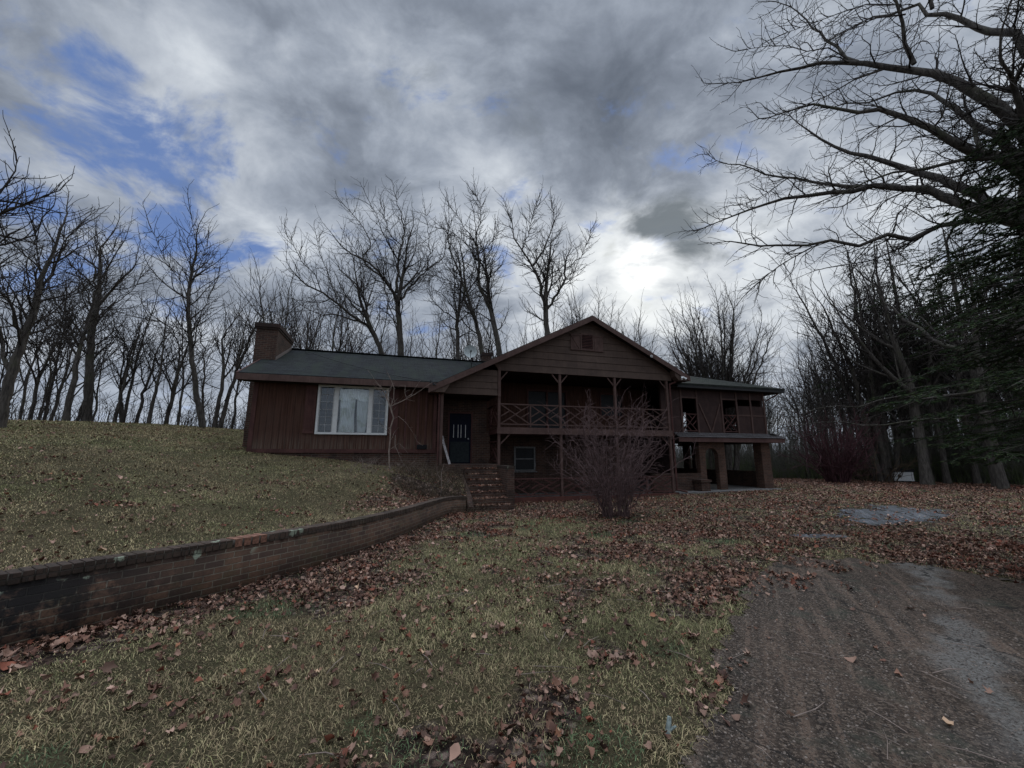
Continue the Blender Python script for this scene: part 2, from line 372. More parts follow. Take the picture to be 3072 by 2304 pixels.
ctrl = [(x-.15, y, zt-.07) for x, y, zb, zt in WALL]
for t, k, z in [(-8.35, .3, 1.70), (-6, .3, 1.50), (-4.2, .3, 1.24), (-2.3, .2, 1.05), (-1.5, -.1, .92), (-1.5, -1.3, .62), (-9.6, 4, 2.1), (-9.3, -.5, 1.68), (-8, -2, 1.36), (-5, -2, 1.10), (-3, -2, .82), (-2.2, -1.4, .70), (0, 9, 2.0), (-6, 10, 2.7), (-12, 2, 2.2)]:
    x, y = wxy(t, k); ctrl.append((x, y, z))
for p in [(-15.83, 12.22, 2.45), (-20.6, 15.9, 2.98), (-19.2, 17.6, 3.06), (-17.5, 19.2, 3.10), (-14.5, 21.6, 2.96), (-24, 19, 2.75), (-22, 23, 2.7), (-17, 26, 2.6), (-8, 27, 2.6), (4, 30, 2.2), (-9, 6.5, 1.30), (-10.5, 9.5, 1.72), (-7, 11, 1.25), (-30, 5, 3.0), (-12, 2, 1.5), (-20, 0, 2.1), (-30, 30, 1.8), (-45, 20, 2.0), (-20, 45, .6), (5, 50, .2), (-60, 60, -1.5), (-70, 0, 1.5), (-15, -8, 1.2)]: ctrl.append(p)
ctrl = np.array(ctrl, float)
def _k(r2): return .5*r2*np.log(r2+1e-9)
_n = len(ctrl); _A = np.zeros((_n+3, _n+3)); _d = ((ctrl[:, None, :2]-ctrl[None, :, :2])**2).sum(-1)
_A[:_n, :_n] = _k(_d)+np.eye(_n)*.6; _A[:_n, _n] = 1; _A[:_n, _n+1:] = ctrl[:, :2]; _A[_n, :_n] = 1; _A[_n+1:, :_n] = ctrl[:, :2].T
_w = np.linalg.solve(_A, np.concatenate([ctrl[:, 2], np.zeros(3)]))
def upz(x, y):
    x = np.atleast_1d(np.asarray(x, float)); y = np.atleast_1d(np.asarray(y, float))
    sh = x.shape; x = x.ravel(); y = y.ravel(); xs = np.clip(x, -70, 30); ys = np.clip(y, -10, 70)
    out = np.zeros(len(x))
    for i in range(0, len(x), 20000):
        a = xs[i:i+20000]; b = ys[i:i+20000]
        d = (a[:, None]-ctrl[None, :, 0])**2+(b[:, None]-ctrl[None, :, 1])**2
        out[i:i+20000] = _k(d)@_w[:_n]+_w[_n]+_w[_n+1]*a+_w[_n+2]*b
    out = out+.035*(fbm(x, y, .9, 3)-.5)
    wt = np.interp(y, [p[1] for p in WALL], [p[3] for p in WALL]); dw = edge_x(y)-x
    out = np.where((dw < 2.5) & (y < 12.7), out*sst(dw, .1, 2.5)+(wt-.06)*(1-sst(dw, .1, 2.5)), out)
    return out.reshape(sh)
def lowz(x, y):
    x = np.asarray(x, float); y = np.asarray(y, float)
    z = -.12*sst(y, 4, 12)*(1-sst(x, 1.5, 8))+.06*sst(x, 7, 12)*sst(y, 8, 15)*(1-sst(y, 22, 30))
    z = z+.04*(fbm(x, y, .7, 5)-.5)*sst(np.hypot(x, y), 1, 4)*(1-.8*sst(x, 9, 11)*(1-sst(x, 16, 18)))
    far = np.hypot(x, y); return z-1.2*sst(far, 80, 200)
def terrain(x, y):
    return np.where(inside_up(x, y), upz(x, y), lowz(x, y))
def gz(x, y): return float(np.asarray(terrain(np.array([x]), np.array([y]))).ravel()[0])
_low0 = lowz
def lowz(x, y):
    z = _low0(x, y); t, k = tk(x, y); wt = sst(k, 5.5, 9)*(1-sst(t, -1.4, 6))
    if np.any(wt > 0): z = z*(1-wt)+wt*upz(x, y)
    return z
def wall_d(x, y): return np.asarray(x)-edge_x(y)     # metres in front of the retaining wall
DRV = [(.55, 1.3), (.84, 2.19), (.98, 2.38), (1.33, 2.96), (1.76, 3.65), (2.35, 4.52), (2.82, 5.16), (3.47, 5.91), (4.2, 6.75), (5.21, 6.95), (5.8, 6.62), (6.3, 6.0), (6.9, 5.3), (8., 4.4), (10, 3.2), (14, 1.)]
DX_ = np.array([p[0] for p in DRV[:9]]); DYv = np.array([p[1] for p in DRV[:9]])
def in_drive(x, y, m=0):
    x = np.asarray(x, float); y = np.asarray(y, float)
    j = .34*(fbm(x, y, 1.7, 11)-.5)+.22*(fbm(x, y, 7, 12)-.5)+.10*(fbm(x, y, 21, 13)-.5)
    left = np.interp(y, DYv, DX_, left=-.3); top = np.interp(x, [p[0] for p in DRV[8:]], [p[1] for p in DRV[8:]])
    return (x-left+j > m) & (y < top+j*3.6-m)
def u_(x, y): return x*.82+y*.57
def v_(x, y): return -x*.57+y*.82
def in_patch(x, y):
    x = np.asarray(x, float); y = np.asarray(y, float)
    j = .8*(fbm(x, y, 1.1, 21)-.5)+.5*(fbm(x, y, 5, 22)-.5)
    u = (x-10.1)*.82+(y-11.1)*.57; v = -(x-10.1)*.57+(y-11.1)*.82+.5*(fbm(u_(x, y), v_(x, y), .8, 24)-.5)*2
    a = (u/2.6)**2+(v/1.05)**2+2.1*j+.35*(fbm(x, y, 9, 23)-.5)*4 < .85
    b = ((x-6.3)/.62)**2+((y-8.45)/.36)**2+j*1.6 < .8
    return a | b
def leafd(x, y):      # fallen-leaf cover, 0..1
    x = np.asarray(x, float); y = np.asarray(y, float); t, k = tk(x, y)
    n = fbm(x, y, .55, 31, 4); n2 = fbm(x, y, 1.9, 35, 3)
    up = inside_up(x, y)
    r = .17+.9*sst(n+.34*(n2-.5), .46, .64)
    r = np.maximum(r, sst(x*.9+y*.22-.9+3*(n-.5), 1.2, 3.4)*sst(n2, .3, .55)*.9)      # beside the drive
    r = np.maximum(r, .8*sst(n2+.4*(n-.5), .40, .62)*sst(x+.8*(n-.5), -.7, .7)*(1-sst(y, 8, 10)))
    r = np.maximum(r, .92*sst(y-.10*x+2.*(n-.5), 9.6, 12.5))
    r = np.maximum(r, .75*sst(x+.3*y+1.5*(n-.5), 6.0, 9.))
    dw = wall_d(x, y); r = np.maximum(r, (1.1-sst(dw+.5*(n2-.5), .35, 1.0))*(y < 13))
    r = np.maximum(r, .8*sst(-y+.35*x+1.2*(n-.5), -2.1, -1.2))
    u = .05+.25*sst(n2, .6, .75)*sst(n, .45, .6)
    u = np.maximum(u, 1.0*sst(x-(-4.2)+.9*(n-.5), 0, 1.3)*sst(y, 8.2, 10.5))
    r = np.where(up, u, r)
    r = np.where(in_drive(x, y, -.02), np.where(in_drive(x, y, .30+.9*n2*(y > 4.2)), .014, r*.42*sst(n2, .35, .65)), r); r = np.where(in_patch(x, y), .05+.35*sst(n2, .52, .66), r)
    return r
def stretch(a, b, h, g, far):       # coordinates: step h on [a,b], growing by g out to far
    c = list(np.arange(a, b+1e-6, h)); s = h
    while c[-1] < far: s *= g; c.append(c[-1]+s)
    s = h; lo = [c[0]]
    while lo[-1] > -far: s *= g; lo.append(lo[-1]-s)
    return np.array(lo[:0:-1]+c)
def grid(xs, ys):
    X, Y = np.meshgrid(xs, ys); nx, ny = len(xs), len(ys)
    i = np.arange((ny-1)*nx).reshape(ny-1, nx)[:, :-1].ravel()
    return X.ravel(), Y.ravel(), np.stack([i, i+1, i+1+nx, i+nx], 1)
def ground_mat():
    m, t, b = M_('winter_lawn_and_litter'); o = tex(t)
    a = t.new('ShaderNodeAttribute'); a.attribute_name = 'Col'; lf = a.outputs['Fac']
    n1 = t.noise(o, .8, 6, .65); n2 = t.noise(o, 9, 6, .7); n3 = t.noise(o, 70, 4, .7)
    g = t.mix(t.mapr(n1, .35, .65), (.070, .058, .030), (.125, .100, .056))
    g = t.mix(t.mapr(n2, .42, .7, 0, .7), g, (.066, .070, .030))
    g = t.mix(t.mapr(n3, .35, .6, .75, 0), g, (.030, .024, .016))
    v = t.new('ShaderNodeTexVoronoi'); v.inputs['Scale'].default_value = 15; t.put(v.inputs['Vector'], t.vmath('ADD', o, t.vmath('SCALE', t.noise(o, 20, 3, .5, 0, 1), .06)))
    sc = t.new('ShaderNodeSeparateColor'); t.put(sc.inputs[0], v.outputs['Color'])
    l = t.ramp(sc.outputs[0], [(0, (.024, .016, .012)), (.3, (.080, .050, .037)), (.6, (.125, .080, .060)), (.85, (.20, .145, .115)), (1, (.26, .20, .16))])
    l = t.mix(t.mapr(v.outputs['Distance'], .25, .6, 0, .8), l, (.015, .011, .009))
    lm = t.mapr(t.math('ADD', lf, t.math('MULTIPLY', t.math('SUBTRACT', n2, .5), .7)), .35, .65)
    c = t.mix(lm, g, l)
    fin_(t, b, c, .97, t.math('ADD', t.math('MULTIPLY', n2, .7), t.math('ADD', t.math('MULTIPLY', n3, .5), t.math('MULTIPLY', t.math('MULTIPLY', lm, sc.outputs[1]), .6))), .05)
    b.inputs['Specular IOR Level'].default_value = .1
    return m
GM = ground_mat()
xs = stretch(-12, 22, .22, 1.13, 420); ys = stretch(0, 22, .22, 1.13, 420)
X, Y, F = grid(xs, ys)
Z = lowz(X, Y); ins = edge_x(Y)-X; Z = Z-.5*sst(ins, .1, .5)
Zu = upz(X, Y)
far = sst(ins, 30, 34); 
lf = leafd(X, Y)
g = npmesh('ground', np.stack([X, Y, Z], 1), [F], GM, smooth=True, col=np.repeat(lf[:, None], 3, 1)); tag(g, kind='structure')
# upper lawn: one sheet behind the retaining wall, rising to the crest
vs = np.concatenate([np.arange(0, 4, .12), np.arange(4, 30, .4), 30*1.12**np.arange(0, 20)]); ys2 = stretch(-4, 24, .18, 1.12, 250); ys2 = ys2[ys2 > -60]
U_, Y_, F2 = grid(vs, ys2); X_ = edge_x(Y_)-.09-U_
F2 = F2[:, ::-1]
lf2 = leafd(X_-.02, Y_)
Zl = upz(X_, Y_)-8*sst(np.hypot(X_, Y_), 60, 240)
u = npmesh('lawn', np.stack([X_, Y_, Zl], 1), [F2], GM, smooth=True, col=np.repeat(lf2[:, None], 3, 1)); tag(u, kind='structure')
# drive and the worn asphalt showing through the leaves
def drive_mat(name, c1, c2, c3, streak):
    m, t, b = M_(name); o = tex(t)
    rt = t.new('ShaderNodeCombineXYZ'); t.put(rt.inputs[0], t.vmath('DOT_PRODUCT', o, (math.cos(R_(31))*9.5, -math.sin(R_(31))*9.5, 0), 1)); t.put(rt.inputs[1], t.vmath('DOT_PRODUCT', o, (math.sin(R_(31))*.5, math.cos(R_(31))*.5, 0), 1))
    st = t.noise(rt.outputs[0], 1, 4, .55); n = t.noise(o, 1.0, 5, .6); f = t.noise(o, 45, 5, .75); f2 = t.noise(o, 150, 3, .7)
    c = t.mix(t.mapr(n, .35, .62), c1, c2)
    c = t.mix(t.mapr(st, .52, .60, 0, streak), c, tuple(v*.30 for v in c1)); c = t.mix(t.mapr(st, .48, .38, 0, .7), c, tuple(min(1, v*2.3) for v in c1))
    vv = t.new('ShaderNodeTexVoronoi'); vv.inputs['Scale'].default_value = 75; t.put(vv.inputs['Vector'], o); sv = t.new('ShaderNodeSeparateColor'); t.put(sv.inputs[0], vv.outputs['Color'])
    c = t.mix(t.mapr(sv.outputs[0], .45, 1., 0, .8), c, c3); c = t.mix(t.mapr(sv.outputs[1], .6, 1., 0, .8), c, tuple(v*.3 for v in c1))
    c = t.mix(t.mapr(f, .50, .72, 0, .6), c, c3); c = t.mix(t.mapr(t.noise(o, 2.2, 5, .65), .52, .7, 0, .55), c, (.050, .062, .045))
    c = t.mix(t.mapr(f2, .30, .5, .6, 0), c, tuple(v*.3 for v in c1))
    a = t.new('ShaderNodeAttribute'); a.attribute_name = 'Col'
    c = t.mix(t.math('MULTIPLY', a.outputs['Fac'], t.mapr(n, .3, .6, .5, 1.)), c, t.mix(t.mapr(f, .4, .6), (.10, .088, .078), (.21, .20, .18)))
    vo = t.new('ShaderNodeTexVoronoi', feature='DISTANCE_TO_EDGE'); vo.inputs['Scale'].default_value = .55
    t.put(vo.inputs['Vector'], t.vmath('ADD', o, t.vmath('SCALE', t.noise(o, 1.6, 5, .6, 0, 1), .55)))
    ck = t.math('MULTIPLY', t.mapr(vo.outputs['Distance'], .003, .010, 1, 0), t.mapr(t.noise(o, .9, 3), .48, .56))
    c = t.mix(t.math('MULTIPLY', ck, .8), c, (.008, .007, .006))
    fin_(t, b, c, .9, t.math('ADD', t.math('MULTIPLY', f, 1.), t.math('ADD', t.math('MULTIPLY', f2, .5), t.math('MULTIPLY', st, .8))), .02)
    return m
def sheet(name, x0, x1, y0, y1, h, inside, mat, lift, colf=None):
    X, Y, F = grid(np.arange(x0, x1, h), np.arange(y0, y1, h)); m = inside(X, Y)
    F = F[m[F].all(1)]
    # follow the ground sheet exactly (bilinear on its grid) plus the lift
    ix = np.clip(np.searchsorted(xs, X)-1, 0, len(xs)-2); iy = np.clip(np.searchsorted(ys, Y)-1, 0, len(ys)-2)
    fx = (X-xs[ix])/(xs[ix+1]-xs[ix]); fy = (Y-ys[iy])/(ys[iy+1]-ys[iy]); G = Z.reshape(len(ys), len(xs))
    Zs = (G[iy, ix]*(1-fx)+G[iy, ix+1]*fx)*(1-fy)+(G[iy+1, ix]*(1-fx)+G[iy+1, ix+1]*fx)*fy
    us = np.zeros(len(X), bool); us[F.ravel()] = True; idx = np.cumsum(us)-1
    V = np.stack([X, Y, Zs+lift], 1)[us]; c = (colf(X, Y) if colf else np.zeros(len(X)))[us]
    o = npmesh(name, V, [idx[F]], mat, col=np.repeat(c[:, None], 3, 1), smooth=True); return tag(o, kind='structure')
def band(x, y):       # pale dry edge crossing the drive on the right
    cy = np.interp(x, [2.9, 3.28, 3.75, 4.94, 5.63, 6.2], [2.5, 3.08, 3.65, 4.82, 5.77, 6.3]); d = np.abs((y-cy)*.7)
    return .95*(1-sst(d+.5*(fbm(x, y, 3, 41)-.5)+.2*(fbm(x, y, 12, 42)-.5), .04, .24))*sst(x, 2.3, 3.0)
sheet('driveway', -.6, 13, -1.2, 7.3, .05, lambda x, y: in_drive(x, y), drive_mat('dark_gravelly_asphalt', (.074, .050, .036), (.040, .029, .021), (.20, .150, .112), .85), .012, band)
sheet('asphalt_patch', 5.2, 14, 7.6, 14, .06, in_patch, drive_mat('worn_grey_asphalt', (.105, .108, .115), (.080, .082, .086), (.17, .17, .17), .5), .010)
def pebbles():
    n = 42000; d = rs.uniform(1.7, 7, n); az = rs.uniform(R_(2), R_(60), n); x = np.sin(az)*d; y = np.cos(az)*d; ok = in_drive(x, y, .03)
    x = x[ok]; y = y[ok]; n = len(x); r = (.0016+.0045*rs.rand(n)**2.5)*(1+.1*d[ok])
    B = np.array([(1, 0, 0), (0, 1, 0), (-1, 0, 0), (0, -1, 0), (0, 0, .7)], float)
    V = B[None]*r[:, None, None]*(1+.4*rs.rand(n, 5, 1)); a = rs.rand(n)*6.3; c, s = np.cos(a), np.sin(a)
    V = np.stack([V[..., 0]*c[:, None]-V[..., 1]*s[:, None]+x[:, None], V[..., 0]*s[:, None]+V[..., 1]*c[:, None]+y[:, None], V[..., 2]+(lowz(x, y)+.012)[:, None]], -1)
    i = np.arange(n)[:, None]*5; F = np.concatenate([i+np.array([[a, (a+1) % 4, 4]]) for a in range(4)])
    cl = np.repeat((.028+.17*rs.rand(n)**2.2)[:, None], 5, 1).reshape(-1, 1)*np.array([[1.05, .84, .68]])
    tag(npmesh('gravel', V.reshape(-1, 3), [F], MT['leaf'], col=cl), kind='stuff')
pebbles()
# ------------------------------------------------------------------ curved brick retaining wall
def retaining_wall():
    pts = []; n = 60; P = np.array(WALL); s = np.concatenate(([0], np.cumsum(np.hypot(np.diff(P[:, 0]), np.diff(P[:, 1])))))
    q = np.linspace(0, s[-1], n+1); C = np.stack([np.interp(q, s, P[:, i]) for i in range(4)], 1)
    for _ in range(3): C[1:-1] = (C[:-2]+2*C[1:-1]+C[2:])/4
    T = np.gradient(C[:, :2], axis=0); T /= np.linalg.norm(T, axis=1)[:, None]; N = np.stack([-T[:, 1], T[:, 0]], 1)   # N points to the lawn
    def strip(f0, f1, z0, z1):
        V = []; F = []; UV = []
        for i in range(n+1):
            a = C[i, :2]+N[i]*f0; b = C[i, :2]+N[i]*f1; zb = C[i, 3]+z0 if z0 > -5 else C[i, 2]-.35; zt = C[i, 3]+z1
            V += [(a[0], a[1], zb), (a[0], a[1], zt), (b[0], b[1], zt), (b[0], b[1], zb)]
        for i in range(n):
            for j in range(4):
                p, r = 4*i+j, 4*i+(j+1) % 4; F.append((p+4, r+4, r, p))
                hor = j in (1, 3)
                for vv, ii in ((p+4, i+1), (r+4, i+1), (r, i), (p, i)):
                    w2 = (f0 if (vv % 4) in (0, 1) else f1)
                    UV.append((q[ii], w2) if hor else (q[ii], V[vv][2]-C[ii, 3]))
        F += [(3, 2, 1, 0)]; UV += [(V[a][0], V[a][2]) for a in (3, 2, 1, 0)]
        e = 4*n; F += [(e, e+1, e+2, e+3)]; UV += [(f1 if a > 1 else f0, V[e+a][2]) for a in range(4)]
        return np.array(V), np.array(F), np.array(UV)
    r = empty('retaining_wall', (0, 0, 0), 0, 'long low curved brick retaining wall with lichen and black stains beside the lawn', 'retaining wall')
    V, F, U = strip(0, .20, -9, -.098); npmesh('wall_body', V, [F], MT['wallbrick'], r, uv=U)
    m = MB(); rr = random.Random(4); qq = 0.
    while qq < s[-1]-.08:
        w2 = .066; ii = lambda a: [float(np.interp(a, q, C[:, k])) for k in range(4)]; c0 = ii(qq+w2/2); nn = Vector((float(np.interp(qq, q, N[:, 0])), float(np.interp(qq, q, N[:, 1])), 0)).normalized()
        p = Vector((c0[0], c0[1], c0[3]-.049+rr.uniform(-.004, .003))); j = rr.uniform(-.006, .005); yr = c0[1]
        if not (5.1 < yr < 5.46): m.bar(p+nn*(-.006+j), p+nn*(.204+j), w2, .093, (0, 0, 1))
        qq += w2+.0095
    m.build('coping', MT['cope'], r, bevel=.004)
    V, F, U = strip(.004, .196, -.099, -.012); npmesh('coping_mortar', V, [F], MT['mortar'], r, uv=U)
    # clean orange replacement bricks in the coping
    m = MB()
    for i, y0 in enumerate((5.14, 5.235, 5.33, 5.425)):
        x = float(np.interp(y0, C[:, 1], C[:, 0])); j = int(np.argmin(abs(C[:, 1]-y0))); zt = float(np.interp(y0, C[:, 1], C[:, 3])); p = Vector((x, y0, zt-.034)); nn = Vector((N[j][0], N[j][1], 0))
        p.z = zt-.048; m.bar(p-nn*.008, p+nn*.204, .078, .092, (0, 0, 1))
    m.build('new_bricks', MT['orangebrick'], r)
    return C, N
MT['cope'] = brick('coping_brick', (.120, .080, .060), (.070, .050, .038), (.085, .070, .055), .45, .62, .5, .35)
MT['mortar'] = flat('old_mortar', (.075, .065, .052), .95, 0, .3, 20)
MT['orangebrick'] = flat('clean_orange_brick', (.21, .105, .070), .85, 0, .4, 30)
WC, WN = retaining_wall()
# white wire hoop by the wall foot
def torus(name, c, R, r, n, axis, mat, parent=None, a0=0, a1=2*math.pi):
    c = Vector(c); ax = Vector(axis).normalized(); u = ax.cross(Vector((0, 0, 1))); u = (u if u.length > .1 else Vector((1, 0, 0))).normalized(); v = ax.cross(u)
    pts = [c+(u*math.cos(a)+v*math.sin(a))*R for a in np.linspace(a0, a1, n)]
    V, F = tubes([(np.array(pts), np.full(n, r))], 5); return npmesh(name, V, F, mat, parent, smooth=True)
# ------------------------------------------------------------------ tubes and tree growth
def tubes(chains, sides):
    """chains: list of (P (n,3), r (n,)); returns verts, [quads]"""
    if not chains: return np.zeros((0, 3)), []
    P = np.concatenate([c[0] for c in chains]); R = np.concatenate([c[1] for c in chains]); n = np.array([len(c[0]) for c in chains])
    st = np.concatenate(([0], np.cumsum(n)[:-1])); cid = np.repeat(np.arange(len(n)), n)
    T = np.zeros_like(P); D = P[1:]-P[:-1]; same = cid[1:] == cid[:-1]
    T[:-1][same] += D[same]; T[1:][same] += D[same]; T /= np.linalg.norm(T, axis=1)[:, None]+1e-9
    ov = P[st+n-1]-P[st]; ax = np.argmin(np.abs(ov), 1); ref = np.eye(3)[ax][cid]
    A = np.cross(T, ref); A /= np.linalg.norm(A, axis=1)[:, None]+1e-9; B = np.cross(T, A)
    th = np.arange(sides)*2*math.pi/sides
    V = P[:, None]+R[:, None, None]*(A[:, None]*np.cos(th)[None, :, None]+B[:, None]*np.sin(th)[None, :, None])
    i = np.nonzero(same)[0]; F = []
    for k in range(sides):
        k2 = (k+1) % sides; F.append(np.stack([i*sides+k, i*sides+k2, (i+1)*sides+k2, (i+1)*sides+k], 1))
    return V.reshape(-1, 3), [np.concatenate(F)]
def nrmz(v):
    l = math.sqrt(v[0]*v[0]+v[1]*v[1]+v[2]*v[2])+1e-9; return (v[0]/l, v[1]/l, v[2]/l)
def deflect(d, ang, az):
    ref = (0, 0, 1) if abs(d[2]) < .9 else (1, 0, 0)
    u = nrmz((d[1]*ref[2]-d[2]*ref[1], d[2]*ref[0]-d[0]*ref[2], d[0]*ref[1]-d[1]*ref[0]))
    v = (d[1]*u[2]-d[2]*u[1], d[2]*u[0]-d[0]*u[2], d[0]*u[1]-d[1]*u[0])
    s, c = math.sin(ang), math.cos(ang); a, b = s*math.cos(az), s*math.sin(az)
    return (d[0]*c+u[0]*a+v[0]*b, d[1]*c+u[1]*a+v[1]*b, d[2]*c+u[2]*a+v[2]*b)
def grow(seeds, a, rmin, rng, decay=.88, side=(.35, .62), ang=(28, 58), up=.06, wig=9, cap=9000):
    out = []; st = list(seeds); cnt = 0
    while st and cnt < cap:
        p, d, r = st.pop(0); P = [p]; R = [r]; az = rng.uniform(0, 6.28)
        while r > rmin:
            L = a*math.sqrt(r)*rng.uniform(.65, 1.35)
            d = deflect(d, R_(abs(rng.gauss(0, wig*(.45 if r > .045 else 1)))), rng.uniform(0, 6.28)); d = nrmz((d[0], d[1], d[2]+up))
            p = (p[0]+d[0]*L, p[1]+d[1]*L, p[2]+d[2]*L); cnt += 1
            r2 = r*decay; P.append(p); R.append(r2)
            az += 2.4+rng.uniform(-.7, .7); rs_ = r*rng.uniform(*side)
            if rs_ > rmin*.9: st.append((p, nrmz(deflect(d, R_(rng.uniform(*ang)), az)), rs_))
            r = r2
        if len(P) > 1: out.append((np.array(P), np.array(R)))
    return out
def spawn_along(P, R, a, rng, side=(.3, .6), ang=(30, 65), start=.15, every=1.0, rcap=9, rlow=0):
    """side shoots and a tip for an explicit limb"""
    seeds = []; P = np.asarray(P, float); s = np.concatenate(([0], np.cumsum(np.linalg.norm(np.diff(P, axis=0), axis=1)))); L = s[-1]; q = L*start; az = rng.uniform(0, 6)
    while q < L:
        r = float(np.interp(q, s, R)); p = tuple(float(np.interp(q, s, P[:, i])) for i in range(3)); i = min(np.searchsorted(s, q), len(P)-1); i = max(i, 1)
        d = nrmz(tuple(P[i]-P[i-1])); az += 2.4+rng.uniform(-.8, .8); seeds.append((p, nrmz(deflect(d, R_(rng.uniform(*ang)), az)), max(rlow*rng.uniform(.55, 1.1), min(rcap, r*rng.uniform(*side))))); q += every*a*math.sqrt(r)*rng.uniform(.6, 1.3)
    d = nrmz(tuple(P[-1]-P[-2])); seeds.append((tuple(P[-1]), d, max(rlow*1.2, float(R[-1]))))
    return seeds
def smooth_line(P, R, rng, step=.35, jit=.03):
    """resample a limb through its points with a soft curve and small kinks"""
    P = np.asarray(P, float); n = len(P); s = np.concatenate(([0], np.cumsum(np.linalg.norm(np.diff(P, axis=0), axis=1)))); m = max(3, int(s[-1]/step)); q = np.linspace(0, s[-1], m+1)
    Q = np.stack([np.interp(q, s, P[:, i]) for i in range(3)], 1); k = max(1, int(.25*m/max(1, n-1)))
    for _ in range(k+1): Q[1:-1] = (Q[:-2]+2*Q[1:-1]+Q[2:])/4
    J = np.array([[rng.gauss(0, 1) for _ in range(3)] for _ in range(m+1)])*jit; J[0] = 0; Q = Q+J
    return Q, np.interp(q/s[-1], np.linspace(0, 1, len(R)), R)
def make_tree(name, label, cat, group, base, chains, tr=.055, mats=('bark', 'twig'), floor=.0065):
    """base world xyz; chains in world coords -> Empty > trunk, crown"""
    b = np.array(base); e = empty(name, base, 0, label, cat, group); chains = [(P, np.maximum(R, floor)) for P, R in chains]
    thick = [(P-b, R) for P, R in chains if R[0] >= tr]; thin = [(P-b, R) for P, R in chains if R[0] < tr]
    V, F = tubes(thick, 8)
    if len(V): npmesh('trunk', V, F, MT[mats[0]], e, smooth=True)
    V, F = tubes(thin, 3)
    if len(V): npmesh('crown', V, F, MT[mats[1]], e, smooth=False)
    return e
def auto_tree(H, r0, fork, rng, rmin=.008, lean=(0, 0), spread=(25, 55), up=.07, side=(.38, .68), decay=.9, stems=1, aa=1.08):
    """local-coordinate bare tree: clear trunk to `fork`, then a branching crown reaching H"""
    ch = []; seeds = []
    for k in range(stems):
        a0 = rng.uniform(0, 6.28); off = (math.cos(a0)*.25*(stems > 1), math.sin(a0)*.25*(stems > 1)); ld = (lean[0]+off[0]*.5, lean[1]+off[1]*.5)
        n = 7; P = []; R = []
        for i in range(n):
            f = i/(n-1); P.append((off[0]+ld[0]*f*fork+rng.gauss(0, .05)*f, off[1]+ld[1]*f*fork+rng.gauss(0, .05)*f, fork*f-.25*(i == 0))); R.append(r0*(1.35 if i == 0 else 1-.28*f))
        P = np.array(P, float); R = np.array(R, float); ch.append((P, R)); rt = R[-1]
        ns = math.log(rt/rmin)/-math.log(decay); sm = sum(math.sqrt(rt*decay**i) for i in range(int(ns)+1)); a = (H-fork)/sm*aa
        d = nrmz((ld[0]+rng.gauss(0, .1), ld[1]+rng.gauss(0, .1), 1)); seeds.append((tuple(P[-1]), d, rt))
        for j in range(rng.choice((1, 2, 2))): seeds.append((tuple(P[-1-j]), nrmz(deflect(d, R_(rng.uniform(20, 38)), rng.uniform(0, 6.28))), rt*rng.uniform(.55, .8)))
        for j in range(2):
            i = rng.randint(2, n-2); seeds.append((tuple(P[i]), nrmz(deflect(d, R_(rng.uniform(45, 75)), rng.uniform(0, 6.28))), r0*rng.uniform(.10, .25)))
    return ch+grow(seeds, a, rmin, rng, decay=decay, side=side, ang=spread, up=up)
# ================================================================== THE HOUSE (local axes: t along facade, k into the house, z up)
H = empty('brick_and_timber_house', (OX, OY, 0), YAW, 'long brown timber and brick house with a wide front gable over a two-storey porch', 'house')
SL = .505; AP = 3.93; AZ = 7.40
def gz_(t): return AZ-SL*abs(t-AP)
# ---- left wing
m = MB(); K0, K1 = .5, .62
m.box(-8.35, -6.42, K0, K1, 1.78, 4.42); m.box(-4.05, -2.3, K0, K1, 1.78, 4.42); m.box(-6.42, -4.05, K0, K1, 1.78, 2.33); m.box(-6.42, -4.05, K0, K1, 4.06, 4.42)
m.box(-2.42, -2.3, K1, 1.5, 1.3, 4.4)
m.prism([(-8.35, .62, 1.78), (-8.35, 7.9, 1.78), (-8.35, 7.9, 4.42), (-8.35, 4.2, 6.05), (-8.35, .62, 4.42)], (.12, 0, 0))
LWs = m.build('wing_siding', MT['siding'], H)
m = MB(); m.box(-8.40, -8.27, K0-.03, K0-.002, 1.76, 4.1); m.box(-8.42, -2.28, K0-.028, K0-.003, 1.70, 1.83); m.box(-2.42, -2.30, K0-.03, K0-.002, 1.83, 4.1)
m.box(-3.45, -3.39, K0-.02, K0-.002, 1.83, 4.1); m.box(-3.0, -2.94, K0-.02, K0-.002, 1.83, 4.1); m.box(-2.72, -2.66, K0-.02, K0-.002, 1.83, 4.1)
m.build('corner_board', MT['dtrim'], H)
m = MB(); m.box(-8.33, -2.2, .53, .75, .2, 1.70); m.box(-8.33, -8.1, .75, 7.9, .2, 1.78); m.box(-2.2, -2.05, .0, 1.5, -.3, 1.12); m.box(-2.05, -1.3, .0, .15, -.3, 1.12); m.build('foundation', MT['brick'], H)
def shutter(x0, x1, z0, z1, k, zdir=1, th=.025, mat='trim', w_=.05):
    m = MB(); m.box(x0, x1, k-th, k-.003, z0, z1); e = .018
    n = 3; ww = (x1-x0)/n
    for z in (z0+.02, z1-.02-w_): m.box(x0-.012, x1+.012, k-th-e, k-th-.001, z, z+w_)
    a, b = (x0+.02, x1-.02) if zdir > 0 else (x1-.02, x0+.02)
    m.bar((a, k-th-e/2, z1-w_-.02), (b, k-th-e/2, z0+w_+.02), w_*.8, e)
    for i in range(1, n): m.box(x0+ww*i-.005, x0+ww*i+.005, k-th-.004, k-th-.001, z0+w_+.02, z1-w_-.02)
    return m
shutter(-6.80, -6.46, 2.34, 4.02, K0, 1, .02, w_=.045).build('window_shutter', MT['dtrim'], H)
shutter(-4.01, -3.70, 2.34, 4.02, K0, -1, .02, w_=.045).build('window_shutter', MT['dtrim'], H)
